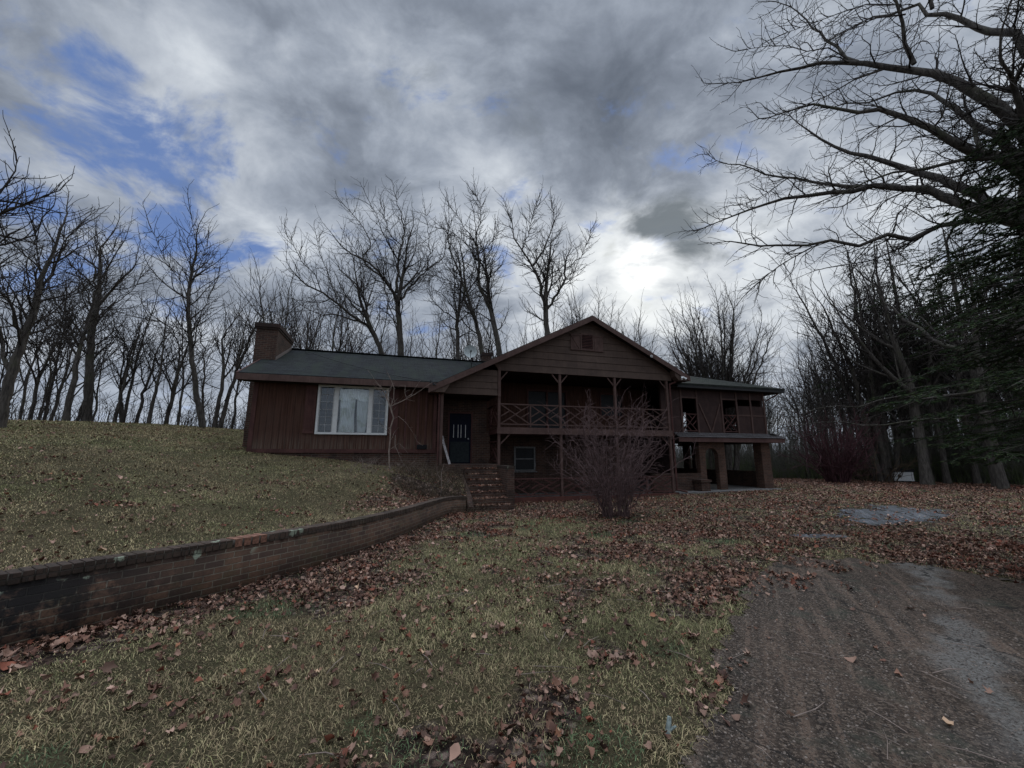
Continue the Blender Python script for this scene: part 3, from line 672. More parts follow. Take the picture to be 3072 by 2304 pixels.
m = MB(); m.box(-2.98, -2.62, K0-.07, K0-.032, 1.84, 2.0)
for i in range(4): m.box(-2.96, -2.64, K0-.085, K0-.072, 1.86+i*.035, 1.875+i*.035)
m.build('dryer_vent', MT['black'], H)
# picture window
win = MB(); F0, F1 = .44, .53
for a, b in ((-6.42, -6.35), (-4.12, -4.05)): win.box(a, b, F0, F1, 2.33, 4.06)
win.box(-6.35, -4.12, F0, F1, 2.33, 2.40); win.box(-6.35, -4.12, F0, F1, 3.99, 4.06)
for a, b in ((-5.88, -5.73), (-4.74, -4.60)): win.box(a, b, F0+.005, F1, 2.40, 3.99)
W1 = win.build('picture_window', MT['white'], H, bevel=.006)
for a, b in ((-6.35, -5.88), (-4.60, -4.12)):
    mt = MB(); mt.box(a, a+.03, .465, .5, 2.40, 3.99); mt.box(b-.03, b, .465, .5, 2.40, 3.99); mt.box((a+b)/2-.005, (a+b)/2+.005, .47, .49, 2.42, 3.98)
    for i in range(1, 6): mt.box(a+.03, b-.03, .468, .492, 2.40+i*.265-.005, 2.40+i*.265+.005)
    mt.build('muntins', MT['muntin'], W1)
for a, b in ((-6.35, -5.88), (-5.73, -4.74), (-4.60, -4.12)): g = MB(); g.box(a, b, .503, .508, 2.40, 3.99); g.build('pane', MT['glass'], W1)
def curtain_mesh(x0, x1, zb, zt, k, seed, amp=.05):
    r = np.random.RandomState(seed); nx, nz = 70, 40; U, V = np.meshgrid(np.linspace(0, 1, nx), np.linspace(0, 1, nz)); x = x0+(x1-x0)*U
    ph = np.cumsum(r.uniform(.35, 1.2, nx))[None, :]*1.0; kk = k+amp*np.sin(ph*1.1+.6*np.sin(V*3+seed))*(.45+.55*(1-V))+.02*np.sin(V*9+U*7)
    z = zb+(zt-zb)*V+(.03*np.sin(U*9+seed))*(V > .97); x = x+.05*np.sin(V*3.1+seed)*(1-V)*(U-.5)*2
    i = (np.arange(nz-1)[:, None]*nx+np.arange(nx-1)[None]).ravel()
    return np.stack([x, kk, z], -1).reshape(-1, 3), np.stack([i, i+1, i+1+nx, i+nx], 1)
for (a, b, sd) in ((-5.70, -5.17, 3), (-5.12, -4.75, 5)):
    V, F = curtain_mesh(a, b, 2.42, 3.97, .585, sd); npmesh('curtain', V, [F], MT['curtain'], W1, smooth=True)
V, F = curtain_mesh(-5.74, -4.72, 3.62, 3.985, .555, 9, .02); V[:, 2] -= np.where(V[:, 2] < 3.65, .10*np.abs(np.sin((V[:, 0]+5.2)*5)), 0); npmesh('valance', V, [F], MT['curtain'], W1, smooth=True)
m = MB(); m.box(-6.6, -3.8, 1.6, 1.65, 2.0, 4.3); m.box(-6.6, -3.8, .63, 1.6, 1.95, 2.0); m.box(-6.65, -6.6, .63, 1.6, 2., 4.3); m.box(-3.8, -3.75, .63, 1.6, 2., 4.3); m.build('dim_room', MT['dark'], H)
# left wing roof: slab, fascia, soffit
RM = .45
def lz(k): return 4.28+RM*k
m = MB()
m.prism([(-8.74, 0, lz(0)), (-8.74, 4.2, lz(4.2)), (-8.74, 8.4, lz(0)), (-8.74, 8.4, lz(0)-.09), (-8.74, 4.2, lz(4.2)-.09), (-8.74, 0, lz(0)-.09)], (8.60, 0, 0))
m.prism([(-.14, 2.6, lz(2.6)), (-.14, 4.2, lz(4.2)), (-.14, 8.4, lz(0)), (-.14, 8.4, lz(0)-.09), (-.14, 4.2, lz(4.2)-.09), (-.14, 2.6, lz(2.6)-.09)], (1.65, 0, 0))
LR = m.build('wing_roof', MT['roof'], H)
m = MB(); m.bar((-8.74, 4.19, lz(4.2)+.015), (1.4, 4.19, lz(4.2)+.015), .24, .03, (0, 0, 1)); m.build('ridge_cap', MT['roof'], LR)
m = MB(); m.box(-8.78, -2.35, -.035, -.004, 4.04, 4.25); m.build('fascia', MT['trim'], LR)
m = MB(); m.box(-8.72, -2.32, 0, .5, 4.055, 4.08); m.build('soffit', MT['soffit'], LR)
m = MB(); 
m.prism([(-8.80, -.03, 4.04), (-8.80, -.03, lz(0)), (-8.80, 4.2, lz(4.2)), (-8.80, 4.2, lz(4.2)-.2), (-8.80, .55, lz(0)-.0), (-8.80, .42, 4.04)], (.05, 0, 0)); m.bar((-8.775, 4.2, lz(4.2)-.1), (-8.775, 8.4, lz(0)-.1), .2, .05, (1, 0, 0)); m.build('rake_board', MT['dtrim'], LR)
# chimney
m = MB(); m.box(-9.02, -8.28, 2.0, 4.1, 1.4, 6.36); CH = m.build('chimney', MT['brick'], H)
m = MB(); m.box(-9.05, -8.25, 1.97, 4.13, 6.36, 6.44); m.box(-9.08, -8.22, 1.94, 4.16, 6.44, 6.60); m.build('chimney_cap', MT['brickdark'], CH)
m = MB(); m.prism([(-8.27, 1.98, lz(1.98)-.1), (-8.27, 4.1, lz(4.1)-.1), (-8.27, 4.1, lz(4.1)+.13), (-8.27, 1.98, lz(1.98)+.13)], (.012, 0, 0)); m.build('flashing', MT['flash'], CH)
m = MB(); m.box(.30, .78, 4.6, 5.1, 5.2, 6.62); c2 = m.build('small_chimney', MT['brick'], H); m = MB(); m.box(.27, .81, 4.57, 5.13, 6.62, 6.78); m.build('chimney_cap', MT['brickdark'], c2)
# ---- main gable roof
m = MB()
for sg, te in ((-1, -2.68), (1, 8.56)):
    ze = gz_(te)
    a = [(AP, -.34, AZ), (te, -.34, ze), (te, 8.7, ze), (AP, 8.7, AZ)]
    m.poly([]) if False else None
    low = [(x, y, z-.09) for x, y, z in a]
    m.hexa((low+a) if sg > 0 else (low[::-1]+a[::-1]))
GR = m.build('gable_roof', MT['roof2'], H)
m = MB(); kf = -.37
for sg, te in ((-1, -2.70), (1, 8.58)):
    n_ = (AP, kf, AZ-.02); e_ = (te, kf, gz_(te)-.02)
    m.prism([n_, e_, (te, kf, gz_(te)-.23), (te+(.02 if sg < 0 else -.02), kf, gz_(te)-.23), (AP, kf, AZ-.245)], (0, .035, 0))
m.build('barge_board', MT['trim'], GR)
m = MB(); m.prism([(-2.68, -.33, 3.86), (-2.12, -.33, 3.86), (-1.96, -.33, 4.12), (-1.90, -.33, gz_(-1.9)-.12), (-2.68, -.33, gz_(-2.68)-.1)], (0, .32, 0)); m.build('eave_return', MT['lap'], GR); m = MB(); m.prism([(8.56, -.33, 4.84), (8.0, -.33, 4.84), (7.84, -.33, 5.02), (7.80, -.33, gz_(7.8)-.12), (8.56, -.33, gz_(8.56)-.1)], (0, .32, 0)); m.build('eave_return', MT['lap'], GR)
m = MB()
for sg, te in ((-1, -2.6), (1, 8.5)): m.hexa([(AP, -.33, AZ-.16), (te, -.33, gz_(te)-.16), (te, -.0, gz_(te)-.16), (AP, -.0, AZ-.16), (AP, -.33, AZ-.10), (te, -.33, gz_(te)-.10), (te, -.0, gz_(te)-.10), (AP, -.0, AZ-.10)])
m.build('soffit', MT['soffit'], GR)
m = MB(); m.box(-2.66, -2.6, .02, 8.6, 3.87, 4.02); m.build('side_fascia', MT['dtrim'], GR); m = MB(); m.box(8.5, 8.56, .02, 8.6, 4.86, 5.02); m.build('side_fascia', MT['dtrim'], GR)
# lapped gable boards
m = MB(); z = 4.86; tz = AZ-.14
def tl(z): return AP-(tz-z)/SL
def tr(z): return AP+(tz-z)/SL
while z < tz-.05:
    z1 = min(z+.292, tz-.005); a0, a1, b0, b1 = max(tl(z), -.02) if z < 4.9 else tl(z), tl(z1), min(tr(z), 7.9) if z < 5.2 else tr(z), tr(z1)
    if z < 5.2: b0 = min(b0, 7.86); b1 = min(b1, 7.86)
    a0 = max(a0, -2.2); 
    m.hexa([(a0, -.034, z), (b0, -.034, z), (b0, .05, z), (a0, .05, z), (a1, -.012, z1-.006), (b1, -.012, z1-.006), (b1, .05, z1-.006), (a1, .05, z1-.006)]); z += .292
z = 3.87
while z < 4.85:
    z1 = min(z+.252, 4.858); a0, a1 = max(tl(z), -2.08), max(tl(z1), -2.08)
    m.hexa([(a0, -.034, z), (-.07, -.034, z), (-.07, .05, z), (a0, .05, z), (a1, -.012, z1-.006), (-.07, -.012, z1-.006), (-.07, .05, z1-.006), (a1, .05, z1-.006)]); z += .252
GS = m.build('gable_siding', MT['lap'], H)
m = MB(); m.box(-.06, .05, -.05, .05, 3.83, 5.0); m.build('corner_trim', MT['trim'], GS)
# louvre and its little shutters
m = MB(); m.box(3.47, 4.09, -.075, -.036, 6.60, 6.68); m.box(3.47, 4.09, -.075, -.036, 5.92, 5.99); m.box(3.47, 3.53, -.075, -.036, 5.99, 6.60); m.box(4.03, 4.09, -.075, -.036, 5.99, 6.60)
GV = m.build('gable_vent', MT['trim'], H); m = MB()
for i in range(9): z = 6.0+i*.067; m.hexa([(3.53, -.072, z), (4.03, -.072, z), (4.03, -.038, z+.03), (3.53, -.038, z+.03), (3.53, -.072, z+.012), (4.03, -.072, z+.012), (4.03, -.038, z+.042), (3.53, -.038, z+.042)])
m.build('louvre_slats', MT['dtrim'], GV); m = MB(); m.box(3.53, 4.03, -.037, -.035, 5.99, 6.6); m.build('vent_back', MT['black'], GV)
shutter(3.03, 3.45, 5.90, 6.62, -.036, 1, .022).build('gable_shutter', MT['trim'], H); shutter(4.11, 4.53, 5.90, 6.62, -.036, -1, .022).build('gable_shutter', MT['trim'], H)
# ---- two-storey porch
PT = [0, 2.53, 5.03, 7.61]
for i, t in enumerate(PT):
    m = MB(); m.box(t-.05, t+.05, -.02, .09, .07 if i else .9, 4.85); p = m.build('porch_post', MT['trim'], H, bevel=.006)
    for sg in (-1, 1):
        if (i == 0 and sg < 0) or (i == 3 and sg > 0): continue
        b = MB(); b.bar((t+sg*.045, .035, 4.50), (t+sg*.33, .035, 4.83), .05, .05); b.build('knee_brace', MT['trim'], p)
        if i in (0, 3): b = MB(); b.bar((t+sg*.045, .035, 2.02), (t+sg*.42, .035, 2.40), .05, .05); b.build('knee_brace', MT['trim'], p)
m = MB(); m.box(-.09, 7.70, -.075, -.022, 2.42, 2.665); m.build('balcony_beam', MT['trim'], H)
m = MB(); m.box(-.04, 7.75, .1, 2.4, 2.44, 2.60); m.build('balcony_floor', MT['dtrim'], H)
def lattice(m, a0, a1, z0, z1, k, w_=.038, ax=0):
    def Q(u, v):
        t = a0+(a1-a0)*u; z = z0+(z1-z0)*v; return (t, k, z) if ax == 0 else (k, t, z)
    up = (0, -1, 0) if ax == 0 else (1, 0, 0)
    for j, (a, b) in enumerate((((0, 1), (1, 0)), ((0, 0), (1, 1)), ((.43, 1), (.72, .72)), ((0, .38), (.30, .68)), ((.70, .34), (1, .62)), ((.28, .28), (.57, 0)))):
        off = .004*(j % 2); p, q = Vector(Q(*a)), Vector(Q(*b)); o = Vector((0, off, 0)) if ax == 0 else Vector((off, 0, 0)); m.bar(p+o, q+o, w_, .03, up)
def railing(a0, a1, zb, zt, k, name, mat, ax=0, halves=2, w_=.038):
    m = MB(); up = (0, -1, 0) if ax == 0 else (1, 0, 0)
    P = (lambda t, z: (t, k, z)) if ax == 0 else (lambda t, z: (k, t, z))
    m.bar(P(a0, zt), P(a1, zt), .045, .07, up); m.bar(P(a0, zb), P(a1, zb), .045, .05, up)
    for h in range(halves):
        x0 = a0+(a1-a0)*h/halves; x1 = a0+(a1-a0)*(h+1)/halves
        if h: m.bar(P(x0, zb-.1), P(x0, zt-.02), .05, .06, up)
        lattice(m, x0+.03, x1-.03, zb+.02, zt-.02, k, w_, ax)
    return m.build(name, MT[mat], H)
for a, b in zip(PT[:-1], PT[1:]): railing(a+.05, b-.05, 2.79, 3.56, .03, 'balcony_railing', 'trim')
for a, b in ((.16, 1.25), (1.25, 2.48)): railing(a, b, .14, .74, .03, 'lower_railing', 'dtrim', halves=1, w_=.045)
for a, b in zip(PT[1:-1], PT[2:]): railing(a+.05, b-.05, .14, .74, .03, 'lower_railing', 'dtrim', w_=.045)
railing(.12, 1.44, 1.40, 2.14, -.02, 'landing_railing', 'dtrim', 1, 1, .045); railing(.12, 2.36, 2.79, 3.56, -.02, 'balcony_railing', 'dtrim', 1, 2)
m = MB(); m.box(.14, 7.76, -.10, .12, -.35, .07); m.build('porch_kerb', MT['redcurb'], H)
m = MB(); m.box(.14, 7.9, .12, 2.4, -.3, .0); m.build('patio_slab', MT['conc'], H)
# porch walls
m = MB(); m.box(0, 1.34, 2.4, 2.6, -.3, 2.44); m.box(2.28, 7.15, 2.4, 2.6, -.3, 2.44); m.box(1.34, 2.28, 2.4, 2.6, -.3, .96); m.box(1.34, 2.28, 2.4, 2.6, 1.97, 2.44)
m.box(-.15, 0, 1.5, 2.6, -.3, 2.6); m.box(-2.3, -1.74, 1.5, 1.66, 1.3, 4.0); m.box(-.74, -.15, 1.5, 1.66, .0, 4.0); m.box(-1.74, -.74, 1.5, 1.66, 3.36, 4.0)
m.build('porch_brickwork', MT['brick'], H)
m = MB()
for a in range(12): m.box(1.26+a*.092, 1.26+a*.092+.08, 2.33, 2.41, .88, .955)
m.build('brick_sill', MT['brick'], H)
m = MB(); m.box(0, 1.9, 2.4, 2.55, 2.6, 4.86); m.box(3.9, 5.6, 2.4, 2.55, 2.6, 4.86); m.box(6.9, 8.3, 2.4, 2.55, 2.6, 4.86); m.box(1.9, 3.9, 2.4, 2.55, 4.6, 4.86); m.box(5.6, 6.9, 2.4, 2.55, 4.6, 4.86); m.box(5.6, 6.9, 2.4, 2.55, 2.6, 3.5); m.box(-.15, 0, .1, 2.55, 4.0, 4.86); m.box(-.15, 0, 1.66, 2.55, 2.6, 4.86)
m.build('upper_porch_siding', MT['siding'], H)
m = MB(); m.box(1.9, 3.9, 2.36, 2.44, 4.52, 4.6); m.box(1.9, 1.98, 2.36, 2.44, 2.6, 4.52); m.box(3.82, 3.9, 2.36, 2.44, 2.6, 4.52); m.box(2.86, 2.94, 2.37, 2.44, 2.6, 4.52); sd = m.build('sliding_door', MT['dtrim'], H); m = MB(); m.box(1.98, 3.82, 2.445, 2.45, 2.62, 4.52); m.build('pane', MT['dimglass'], sd)
m = MB(); m.box(5.6, 6.9, 2.36, 2.44, 4.52, 4.6); m.box(5.6, 5.67, 2.36, 2.44, 3.5, 4.52); m.box(6.83, 6.9, 2.36, 2.44, 3.5, 4.52); m.box(5.6, 6.9, 2.36, 2.44, 3.44, 3.5); uw = m.build('upper_window', MT['dtrim'], H); m = MB(); m.box(5.67, 6.83, 2.445, 2.45, 3.5, 4.52); m.build('pane', MT['dimglass'], uw)
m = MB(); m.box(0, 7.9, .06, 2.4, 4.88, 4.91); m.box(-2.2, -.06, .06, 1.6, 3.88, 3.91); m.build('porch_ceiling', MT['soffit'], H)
m = MB(); m.box(-2.2, -.04, .0, 1.5, 1.13, 1.30); m.build('landing', MT['brick'], H)
# lower window
m = MB(); k = 2.36
m.box(1.30, 1.37, k, k+.08, .93, 2.0); m.box(2.22, 2.29, k, k+.08, .93, 2.0); m.box(1.37, 2.22, k, k+.08, 1.93, 2.0); m.box(1.37, 2.22, k, k+.08, .93, 1.0); m.box(1.37, 2.22, k+.01, k+.06, 1.44, 1.49); m.box(1.24, 2.35, k-.05, k+.02, .89, .93)
LW_ = m.build('lower_window', MT['dirtywhite'], H); m = MB(); m.box(1.37, 2.22, k+.062, k+.066, 1.0, 1.93); m.build('pane', MT['dimglass'], LW_)
# front door with its four-slot light and storm panel
m = MB(); m.box(-1.74, -1.68, 1.46, 1.56, 1.30, 3.36); m.box(-.80, -.74, 1.46, 1.56, 1.30, 3.36); m.box(-1.68, -.80, 1.46, 1.56, 3.30, 3.36); DF = m.build('door_frame', MT['dtrim'], H)
m = MB(); m.box(-1.68, -.80, 1.53, 1.57, 1.30, 3.30); D_ = m.build('front_door', MT['door'], H)
m = MB(); m.box(-1.62, -.86, 1.515, 1.528, 1.34, 2.16); m.build('storm_panel', MT['storm'], D_)
m = MB()
for t in (-1.50, -1.32, -1.20, -1.02): m.box(t-.010, t+.010, 1.52, 1.528, 2.32, 2.84)
m.build('window_lights', MT['white'], D_); m = MB(); m.cyl((-.90, 1.50, 2.28), .03, .03, 10, axis=(0, 1, 0)); m.build('door_knob', MT['metal'], D_)
m = MB(); m.box(-2.22, -2.11, .0, .12, 1.30, 3.88); p = m.build('porch_post', MT['trim'], H, bevel=.006)
m = MB(); m.box(-2.30, -2.235, -.03, .05, 1.05, 3.84); m.bar((-2.27, .01, 3.82), (-2.42, .10, 3.98), .06, .06); m.build('downspout', MT['dtrim'], H)
m = MB(); m.cyl((7.74, -.03, .18), .038, 4.55, 8); m.cyl((7.74, -.03, .2), .038, .42, 8, axis=(.95, -.35, -.22)); m.cyl((7.74, -.03, 4.7), .038, .30, 8, axis=(.9, -.3, .35)); m.build('downspout', MT['dtrim'], H)
# ---- right wing: screened room over an open arched bay
KW = .8
m = MB(); m.box(7.86, 8.94, KW, KW+.12, 2.6, 4.86); m.box(9.83, 11.26, KW, KW+.12, 2.6, 4.86); m.box(12.16, 13.92, KW, KW+.12, 2.6, 4.0); m.box(8.94, 9.83, KW, KW+.12, 4.32, 4.86); m.box(11.26, 12.16, KW, KW+.12, 4.32, 4.86); m.box(12.16, 13.92, KW, KW+.12, 4.32, 4.86); m.box(12.16, 12.24, KW, KW+.12, 4.0, 4.32)
m.box(13.80, 13.92, KW+.12, 2.5, 2.6, 4.86); m.box(13.80, 13.92, 3.15, 6.3, 2.6, 4.86); m.box(13.80, 13.92, 7.05, 8.1, 2.6, 4.86); m.box(13.80, 13.92, 2.5, 3.15, 2.6, 2.95); m.box(13.80, 13.92, 6.3, 7.05, 2.6, 2.95); m.box(13.80, 13.92, 2.5, 3.15, 4.2, 4.86); m.box(13.80, 13.92, 6.3, 7.05, 4.3, 4.86)
m.box(7.8, 13.8, 8.0, 8.1, -.2, 4.86)
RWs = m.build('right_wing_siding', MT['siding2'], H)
m = MB()
for t in (8.94, 9.83, 11.26, 12.16, 13.02, 13.86): m.box(t-.045, t+.045, KW-.035, KW-.003, 2.6, 4.86)
m.box(12.20, 12.975, KW-.03, KW-.003, 3.50, 3.57); m.box(13.065, 13.815, KW-.03, KW-.003, 3.50, 3.57); m.box(8.985, 9.785, KW-.03, KW-.003, 4.26, 4.33); m.box(11.305, 12.115, KW-.03, KW-.003, 4.26, 4.33)
m.bar((9.93, KW-.02, 4.05), (10.55, KW-.02, 2.66), .06, .03); m.bar((11.16, KW-.026, 4.05), (10.54, KW-.026, 2.66), .06, .03)
m.build('wall_trim', MT['trim'], H)
railing(8.985, 9.785, 2.74, 3.52, KW+.03, 'balcony_railing', 'dtrim', halves=1); railing(11.305, 12.115, 2.74, 3.52, KW+.03, 'balcony_railing', 'dtrim', halves=1)
railing(2.5, 3.15, 2.95, 3.6, 13.86, 'balcony_railing', 'dtrim', 1, 1); railing(6.3, 7.05, 2.95, 3.6, 13.86, 'balcony_railing', 'dtrim', 1, 1)
m = MB(); m.box(7.76, 13.9, KW+.0, 8.0, 2.38, 2.60); m.box(7.9, 13.85, KW+.13, 8.0, 4.80, 4.86); m.build('wing_floor', MT['soffit'], H)
# hipped roof
E0, RC = 4.87, .357
m = MB(); c = [(7.9, .25, E0), (14.72, .25, E0), (14.72, 8.75, E0), (7.9, 8.75, E0)]; r0 = (10.47, 4.5, E0+RC*4.25); r1 = (7.95, 4.5, E0+RC*4.25)
m.poly([(7.95, .25, E0), c[1], r0, r1]); m.poly([c[1], c[2], r0]); m.poly([c[2], (7.95, 8.75, E0), r1, r0]); m.poly([(7.95, .25, E0-.08), (7.95, 8.75, E0-.08), (14.72, 8.75, E0-.08), (14.72, .25, E0-.08)])
m.prism([(5.5, 2.6, E0+RC*2.35), (5.5, 4.5, E0+RC*4.25), (5.5, 6.4, E0+RC*2.35)], (2.44, 0, 0)); m.poly([(7.95, .25, E0-.08), (7.95, .25, E0), r1, (7.95, 8.75, E0), (7.95, 8.75, E0-.08)])
m.poly([(7.95, .25, E0-.08), (14.72, .25, E0-.08), (14.72, .25, E0), (7.95, .25, E0)]); m.poly([(14.72, .25, E0-.08), (14.72, 8.75, E0-.08), (14.72, 8.75, E0), (14.72, .25, E0)])
m.poly([(7.95, 8.75, E0-.08), (7.95, 8.75, E0), (14.72, 8.75, E0), (14.72, 8.75, E0-.08)][::-1])
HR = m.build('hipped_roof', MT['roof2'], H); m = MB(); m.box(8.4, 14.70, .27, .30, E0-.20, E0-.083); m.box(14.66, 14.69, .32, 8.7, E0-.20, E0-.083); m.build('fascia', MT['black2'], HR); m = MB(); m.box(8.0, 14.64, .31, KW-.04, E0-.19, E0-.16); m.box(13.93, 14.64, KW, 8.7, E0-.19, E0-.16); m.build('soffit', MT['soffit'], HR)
m = MB(); m.bar((13.95, .74, 4.28), (14.55, .50, 4.66), .05, .05); m.build('eave_bracket', MT['dtrim'], HR)
# shake pent roof between the storeys
m = MB(); n = 40; rr = random.Random(3)
for row in range(3):
    ka, kb = .30+row*.16, .30+row*.16+.22; za, zb = 2.425+row*.082, 2.425+row*.082+.085
    t = 8.36
    while t < 14.45:
        w2 = rr.uniform(.10, .20); e = rr.uniform(-.012, .012); t2 = min(t+w2, 14.48); m.hexa([(t, ka+e, za), (t2-.008, ka+e, za), (t2-.008, kb, zb-.02), (t, kb, zb-.02), (t, ka+e, za+.022), (t2-.008, ka+e, za+.022), (t2-.008, kb, zb), (t, kb, zb)]); t = t2
    k_ = .5
    while k_ < 8:
        w2 = rr.uniform(.12, .22); ta, tb = 14.50-row*.18, 14.50-row*.18-.24; m.hexa([(tb, k_, zb-.02), (ta, k_, za), (ta, k_+w2-.008, za), (tb, k_+w2-.008, zb-.02), (tb, k_, zb), (ta, k_, za+.022), (ta, k_+w2-.008, za+.022), (tb, k_+w2-.008, zb)]); k_ += w2
PR = m.build('pent_roof', MT['skirt'], H)
m = MB(); m.box(8.34, 14.46, .36, .40, 2.22, 2.41); m.box(14.42, 14.46, .41, 8, 2.22, 2.41); m.build('fascia', MT['dtrim2'], PR); m = MB(); m.box(8.3, 14.4, .41, KW+.2, 2.26, 2.29); m.box(13.9, 14.4, KW+.2, 8, 2.26, 2.29); m.build('soffit', MT['soffit'], PR)
# lower brickwork: low wall, arch, pillar, side wall
m = MB(); m.box(7.2, 9.75, KW, KW+.2, -.2, .74); m.build('low_brick_wall', MT['brick'], H)
m = MB()
for i in range(27): m.box(7.2+i*.0945, 7.2+i*.0945+.085, KW-.02, KW+.22, .742, .82)
m.build('low_wall_coping', MT['brick'], H)
m = MB(); a0, a1, b0, b1, zs, zt = 10.07, 10.79, 9.75, 11.20, 1.60, 2.24; kk0, kk1 = KW-.01, KW+.22
m.box(b0, a0, kk0, kk1, -.1, zs); m.box(a1, b1, kk0, kk1, -.1, zs)
cxm = (a0+a1)/2; rx = (a1-a0)/2; rz = .36; N_ = 12
def ap(i): th = math.pi*i/N_; return cxm-rx*math.cos(th), zs+rz*math.sin(th)
for i in range(N_):
    (xa, za), (xb, zb) = ap(i), ap(i+1); xo = b0 if i == 0 else xa; xp = b1 if i == N_-1 else xb
    m.hexa([(xa, kk0, za), (xb, kk0, zb), (xb, kk1, zb), (xa, kk1, za), (xa, kk0, zt), (xb, kk0, zt), (xb, kk1, zt), (xa, kk1, zt)])
m.box(b0, a0, kk0, kk1, zs, zt); m.box(a1, b1, kk0, kk1, zs, zt); AR = m.build('brick_arch', MT['brickpale'], H)
m = MB(); m.box(13.40, 13.94, KW-.01, KW+.45, -.1, 2.25); m.build('brick_pillar', MT['brickpale'], H)
m = MB(); m.box(13.76, 13.92, KW+.45, 8.0, -.1, .84); m.box(13.76, 13.92, 6.30, 6.78, .84, 2.38); m.box(13.76, 13.92, 5.75, 6.02, .84, 2.38); m.box(13.76, 13.92, 7.75, 8.0, .84, 2.38); m.build('side_brick_wall', MT['brick'], H)
m = MB(); m.box(9.28, 9.74, .28, .74, -.05, .46); m.box(9.22, 9.78, .22, .78, .46, .56); m.build('brick_planter', MT['brick'], H)
m = MB(); m.box(7.95, 14.0, .1, 8.0, -.25, .062); m.build('bay_slab', MT['conc'], H)
m = MB(); m.box(7.6, 13.8, 5.2, 5.3, -.1, 2.38) if False else None
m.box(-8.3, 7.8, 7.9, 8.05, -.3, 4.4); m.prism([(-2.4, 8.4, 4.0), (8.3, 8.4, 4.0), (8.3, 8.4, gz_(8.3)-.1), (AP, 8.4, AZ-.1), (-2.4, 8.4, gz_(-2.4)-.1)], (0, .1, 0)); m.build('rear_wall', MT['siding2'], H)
# ---- steps
ST = empty('brick_steps', (OX, OY, 0), YAW, 'leaf-strewn brick steps with a tall brick side wall rising to the front door', 'steps')
m = MB()
for i in range(7): k0 = -(i+1)*.28; z1 = 1.30-(i+1)*.181; m.box(-1.32, -.11, k0, k0+.28, -.4, z1)
m.build('treads', MT['brick'], ST)
m = MB(); m.box(-.105, .125, -1.62, -.12, -.4, 1.18); CW = m.build('side_wall', MT['brick'], ST)
m = MB()
for i in range(17): m.box(-.115, .135, -1.63+i*.0895, -1.63+i*.0895+.082, 1.182, 1.262)
m.build('coping', MT['cope'], CW)
m = MB(); m.prism([(-1.50, 0, -.4), (-1.50, 0, .95), (-1.50, -1.7, .35), (-1.50, -2.05, .05), (-1.50, -2.05, -.4)], (.17, 0, 0)); m.build('cheek_wall', MT['brick'], ST)
# ---- small things fixed to or leaning on the house
def hl(t, k, z): x, y = wxy(t, k); return (x, y, z)
SD = empty('satellite_dish', hl(-.55, 3.0, 5.60), YAW, 'grey round satellite dish standing on the left wing roof', 'satellite dish')
m = MB(); n = 20; V = []; cv = Vector((-.08, -.05, .72)); ax = Vector((-.10, -.95, .22)).normalized(); u = ax.cross(Vector((0, 0, 1))).normalized(); v = ax.cross(u)
rings = [[cv+ax*(-.07+.12*q*q)+(u*math.cos(i*2*math.pi/n)*.30+v*math.sin(i*2*math.pi/n)*.33)*q for i in range(n)] for q in (.05, .4, .75, 1)]
for a, b in zip(rings[:-1], rings[1:]):
    for i in range(n): m.poly([a[i], a[(i+1) % n], b[(i+1) % n], b[i]]); m.poly([p-ax*.012 for p in (b[i], b[(i+1) % n], a[(i+1) % n], a[i])])
m.build('reflector', MT['dish'], SD, smooth=True)
m = MB(); m.cyl((0, 0, 0), .022, .66, 8, axis=(-.08, 0, 1)); m.cyl((.02, .0, .2), .014, .5, 6, axis=(.5, -.5, -.35)); m.build('mast', MT['black2'], SD); m = MB(); m.cyl(cv+v*.30, .012, .42, 6, axis=ax-v*.25); m.build('receiver_arm', MT['black2'], SD); m = MB(); m.cyl(cv+ax*.36+v*.18, .035, .08, 8, axis=ax); m.build('receiver', MT['black2'], SD)
FL = empty('floodlight', hl(8.15, -.40, 4.98), YAW, 'small white twin floodlight under the right tip of the gable', 'floodlight')
m = MB(); m.box(-.07, .07, -.02, .02, -.03, .03); m.build('base_plate', MT['white'], FL)
for sg in (-1, 1): m = MB(); m.cyl((sg*.05, -.02, -.03), .028, .12, 10, .052, axis=(sg*.55, -.6, -.6)); m.build('lamp_head', MT['white'], FL)
CM = empty('round_bracket', hl(6.63, -.40, 5.80), YAW, 'little white ring bracket on the right slope of the gable edge', 'bracket')
o = torus('ring', (0, -.01, 0), .05, .012, 16, (0, 1, 0), MT['white'], CM); m = MB(); m.box(-.02, .02, 0, .03, -.02, .02); m.build('mount', MT['white'], CM)
BD = empty('leaning_board', hl(-2.02, .55, 1.30), YAW, 'broken whitish board leaning beside the front door', 'board')
m = MB(); m.bar((.22, -.35, .0), (-.02, .10, .92), .085, .02, (.1, -1, 0)); m.build('plank', MT['dirtyw2'], BD); m = MB(); m.prism([(-.05, .09, .90), (.06, .10, .90), (.0, .11, 1.06), (-.04, .11, .98)], (0, .02, 0)); m.build('splintered_tip', MT['dirtyw2'], BD)
a = Vector(hl(-2.62, -.42, 4.2)); b = Vector(hl(-7.2, 2.6, lz(2.6)+.25)); c_ = Vector(hl(-9.6, 9, 7.6))
def sagline(p, q, sag, n=14): return np.array([tuple(p+(q-p)*f+Vector((0, 0, -4*sag*f*(1-f)))) for f in np.linspace(0, 1, n)])
CB = empty('service_cable', a, 0, 'thin black service cable running over the left roof to the gable corner', 'cable')
V, F = tubes([(sagline(Vector((0, 0, 0)), b-a, .12), np.full(14, .011)), (sagline(b-a, c_-a, .05), np.full(14, .011))], 5); npmesh('wire', V, F, MT['black2'], CB)
